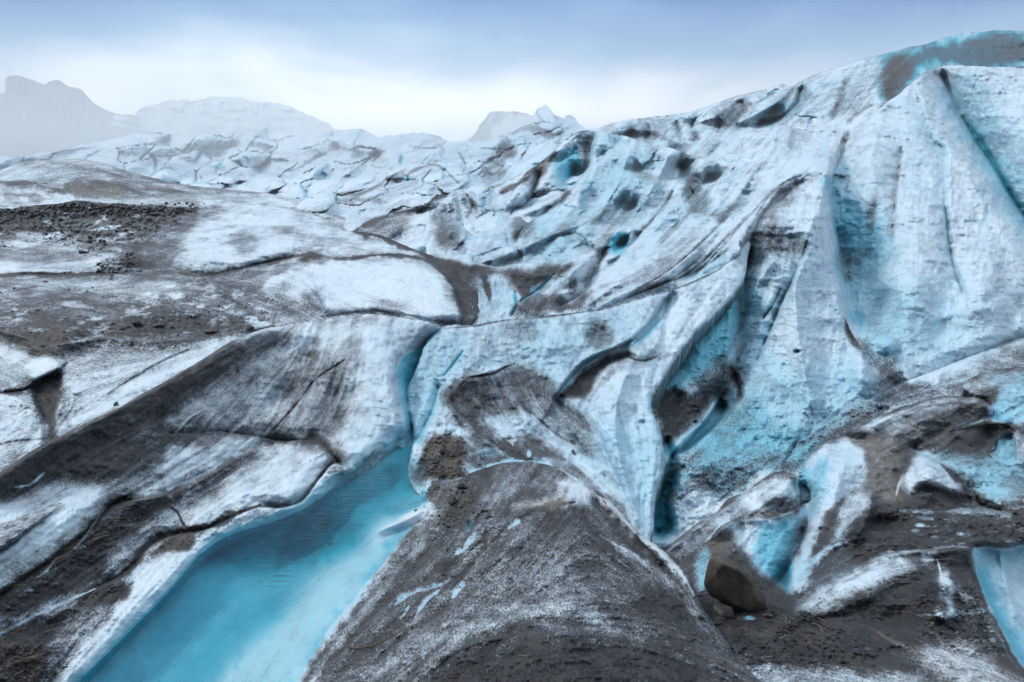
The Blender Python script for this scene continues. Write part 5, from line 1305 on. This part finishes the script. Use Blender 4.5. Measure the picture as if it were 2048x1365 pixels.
G6 = 'pebbles on the silt dome'
for k in range(40):
    u = R.uniform(780, 1400); v = R.uniform(1010, 1355)
    if u > 1150 and v < 990 + (u - 1150) * .75: continue
    stone(G, u, v, R.uniform(3, 8), R.choice(['dark', 'brown', 'red', 'tan']), 'tiny pebble on the dark silt covered dome', G6, .6)
G7 = 'pebbles in the debris beside the pool'
for k in range(18):
    stone(G, R.gauss(900, 40), R.gauss(1000, 26), R.uniform(5, 13), R.choice(['dark', 'brown']), 'small dark stone in the debris beside the upper pool', G7, .6)
# ------------------------------------------------------------------ straw
def straw_mat(name, c):
    m, nt = new_mat(name); t = NT(nt)
    tc = t.n('ShaderNodeTexCoord').outputs['Object']
    b = t.n('ShaderNodeBsdfPrincipled'); t.link(t.ramp(t.noise(tc, 30, 3, .6), [(.3, tuple(q * .6 for q in c)), (.7, c)]), b.inputs['Base Color']); b.inputs['Roughness'].default_value = .6
    t.link(b.outputs[0], t.n('ShaderNodeOutputMaterial').inputs[0]); return m
ST = [straw_mat('dry_straw', (.42, .33, .19)), straw_mat('brown_straw', (.16, .11, .07))]
def tube(name, path, r, mat, sides=6):
    co, fs = [], []
    path = np.array(path, float); n = len(path)
    for i in range(n):
        d = path[min(i + 1, n - 1)] - path[max(i - 1, 0)]; d /= np.linalg.norm(d) + 1e-9
        a = np.cross(d, (0.1, .2, 1)); a /= np.linalg.norm(a) + 1e-9; b = np.cross(d, a)
        rr = r * (1 - .5 * i / n) * (.6 if i in (0, n - 1) else 1)
        for k in range(sides):
            th = 2 * math.pi * k / sides; co.append(path[i] + rr * (a * math.cos(th) + b * math.sin(th)))
    for i in range(n - 1):
        for k in range(sides):
            fs.append((i * sides + k, i * sides + (k + 1) % sides, (i + 1) * sides + (k + 1) % sides, (i + 1) * sides + k))
    me = bpy.data.meshes.new(name); me.from_pydata([tuple(c) for c in co], [], fs + [tuple(range(sides))[::-1], tuple(range((n - 1) * sides, n * sides))])
    me.shade_smooth(); me.materials.append(mat); return me
stems = []
for k in range(8):
    r = random.Random(k); c = r.uniform(-.25, .25); c2 = r.uniform(-.15, .15)
    stems.append(tube('straw_stem', [(t - .5, c * (t - .5) ** 2 + c2 * (t - .5) ** 3 * 4, .05 * math.sin(3.1 * t)) for t in np.linspace(0, 1, 7)], .022, ST[0 if k % 3 else 1]))
def straw(sheet, u, v, lpx, label, group, ang=None):
    p = sheet.at(u, v); s = lpx * p.y / F_PX
    return add_thing('straw_stem', stems[R.randrange(8)], p + Vector((0, 0, .006)), label, 'straw', group, (R.uniform(-.12, .12), R.uniform(-.2, .2), R.uniform(0, 6.28) if ang is None else ang), (s, s, s))
for k in range(46):
    t_ = R.random(); u = 10 + 250 * t_; v = 1190 - 180 * t_ + R.gauss(0, 16)
    straw(E, u, v, R.uniform(14, 44), 'dry straw stem in the dark gully on the left bank', 'straw in the left gully', R.gauss(.7, .5))
for k in range(34):
    straw(E, R.uniform(0, 170), R.uniform(1250, 1360), R.uniform(14, 40), 'dry straw stem on the black soil at lower left', 'straw on the lower left soil')
for k in range(34):
    straw(H, R.gauss(1600, 40), R.gauss(1270, 24), R.uniform(10, 34), 'dry straw stem in the heap right of the boulder', 'straw by the boulder')
for k in range(46):
    straw(G, R.uniform(800, 1330), R.uniform(1020, 1350), R.uniform(8, 30), 'dry straw stem lying on the dark silt dome', 'straw on the silt dome')
for k in range(14):
    straw(G, R.uniform(850, 930), R.uniform(965, 1010), R.uniform(12, 30), 'dry straw stem in the debris beside the pool', 'straw in the debris by the pool')
path = [G.at(u, v, .012) for u, v in ((694, 1262), (700, 1285), (692, 1296), (712, 1300), (745, 1294), (780, 1278), (815, 1258), (848, 1246))]
add_thing('root', tube('root', path, .006, ST[1]), (0, 0, 0), 'thin curled brown root lying on the dome edge near the pool', 'root')
path = [G.at(u, v, .008) for u, v in ((1002, 1190), (1018, 1180), (1032, 1172))]
add_thing('twig', tube('twig', path, .006, ST[1]), (0, 0, 0), 'short straight brown twig in the middle of the silt dome', 'twig')

# ------------------------------------------------------------------ air
me = bpy.data.meshes.new('haze')
x0, x1, y0, y1, z0, z1 = -460, 460, -460, 480, -40, 118
me.from_pydata([(x, y, z) for z in (z0, z1) for y in (y0, y1) for x in (x0, x1)], [], [(0, 2, 3, 1), (4, 5, 7, 6), (0, 1, 5, 4), (2, 6, 7, 3), (0, 4, 6, 2), (1, 3, 7, 5)])
m, nt = new_mat('haze_air'); t = NT(nt)
v = t.n('ShaderNodeVolumePrincipled'); v.inputs['Color'].default_value = (.95, .97, 1, 1); v.inputs['Density'].default_value = 0.00045; v.inputs['Anisotropy'].default_value = .1
t.link(v.outputs[0], t.n('ShaderNodeOutputMaterial').inputs['Volume'])
me.materials.append(m)
o = bpy.data.objects.new('haze', me); COL.objects.link(o); o['kind'] = 'stuff'; o['label'] = 'pale fog drifting over the upper glacier and mountains'; o['category'] = 'fog'

# a denser bank lying against the mountains
me = bpy.data.meshes.new('fog_bank')
x0, x1, y0, y1, z0, z1 = -455, 455, 118, 475, -30, 58
me.from_pydata([(x, y, z) for z in (z0, z1) for y in (y0, y1) for x in (x0, x1)], [], [(0, 2, 3, 1), (4, 5, 7, 6), (0, 1, 5, 4), (2, 6, 7, 3), (0, 4, 6, 2), (1, 3, 7, 5)])
m, nt = new_mat('fog_bank_air'); t = NT(nt)
v = t.n('ShaderNodeVolumePrincipled'); v.inputs['Color'].default_value = (.995, .997, 1, 1); v.inputs['Density'].default_value = .0082; v.inputs['Anisotropy'].default_value = .1
t.link(v.outputs[0], t.n('ShaderNodeOutputMaterial').inputs['Volume'])
me.materials.append(m)
o = bpy.data.objects.new('fog_bank', me); COL.objects.link(o); o['kind'] = 'stuff'; o['label'] = 'dense white fog bank lying on the icefall below the mountains'; o['category'] = 'fog'
# ------------------------------------------------------------------ camera, light, sky
cam = bpy.data.cameras.new('camera'); cam.sensor_width = 36; cam.lens = 36 * F_PX / 2048
cam.clip_start = .1; cam.clip_end = 6000
co_ = bpy.data.objects.new('camera', cam); COL.objects.link(co_)
co_.rotation_euler = (math.pi / 2 - PITCH, 0, 0)
scene.camera = co_
w = bpy.data.worlds.new('World'); scene.world = w; w.use_nodes = True
nt = w.node_tree; nt.nodes.clear(); t = NT(nt)
SUN_EL, SUN_AZ = math.radians(47.6), math.radians(-80.5)
sky = t.n('ShaderNodeTexSky', sky_type='NISHITA', sun_disc=False, sun_elevation=SUN_EL, sun_rotation=SUN_AZ, air_density=1.2, dust_density=2.0)
tc = t.n('ShaderNodeTexCoord').outputs['Generated']
sx = t.n('ShaderNodeSeparateXYZ'); t.link(tc, sx.inputs[0])
mp = t.n('ShaderNodeMapping'); mp.inputs['Scale'].default_value = (1.0, 1.0, 2.6); t.link(tc, mp.inputs[0])
cl = t.noise(mp.outputs[0], 2.4, 3, .5, .2)
el = t.math('ADD', sx.outputs[2], t.math('MULTIPLY_ADD', cl, .22, -.12))
x2 = t.math('MULTIPLY', sx.outputs[0], sx.outputs[0])
el = t.math('ADD', el, t.math('ADD', t.math('MULTIPLY_ADD', x2, .30, -.05), t.math('MULTIPLY', sx.outputs[0], .04)))
front = t.math('MAXIMUM', t.mapr(sx.outputs[1], -.2, .9, .26, 1.0), t.mapr(sx.outputs[2], .35, .8, 0, 1))
cloud = t.ramp(el, [(0, (40, 40, 40)), (.14, (36, 36, 36)), (.18, (23, 24.5, 26)), (.222, (10, 13, 16.5)), (.262, (2.8, 7.0, 12.6)), (.315, (.1, 3.2, 9.4)), (.45, (.2, 2.7, 8.2)), (.62, (12, 14.6, 17.5)), (1, (19, 21.8, 24.8))])
cloud = t.mix(1., cloud, front, 'MULTIPLY')
skymix = t.mix(.93, sky.outputs[0], cloud)
bg = t.n('ShaderNodeBackground'); bg.inputs[1].default_value = .058
t.link(skymix, bg.inputs[0])
t.link(bg.outputs[0], t.n('ShaderNodeOutputWorld').inputs[0])
su = bpy.data.lights.new('sun', 'SUN'); su.energy = 1.5; su.angle = math.radians(12); su.color = (1, .97, .93)
so = bpy.data.objects.new('sun', su); COL.objects.link(so)
so.rotation_euler = Vector((-.72, .12, .80)).to_track_quat('Z', 'Y').to_euler()
scene.view_settings.view_transform = 'Standard'; scene.view_settings.look = 'None'; scene.view_settings.gamma = 1
scene.view_settings.exposure = 0.17
scene.render.engine = 'CYCLES'
scene.cycles.use_denoising = True
scene.cycles.max_bounces = 12; scene.cycles.diffuse_bounces = 3; scene.cycles.transparent_max_bounces = 8; scene.cycles.volume_bounces = 10
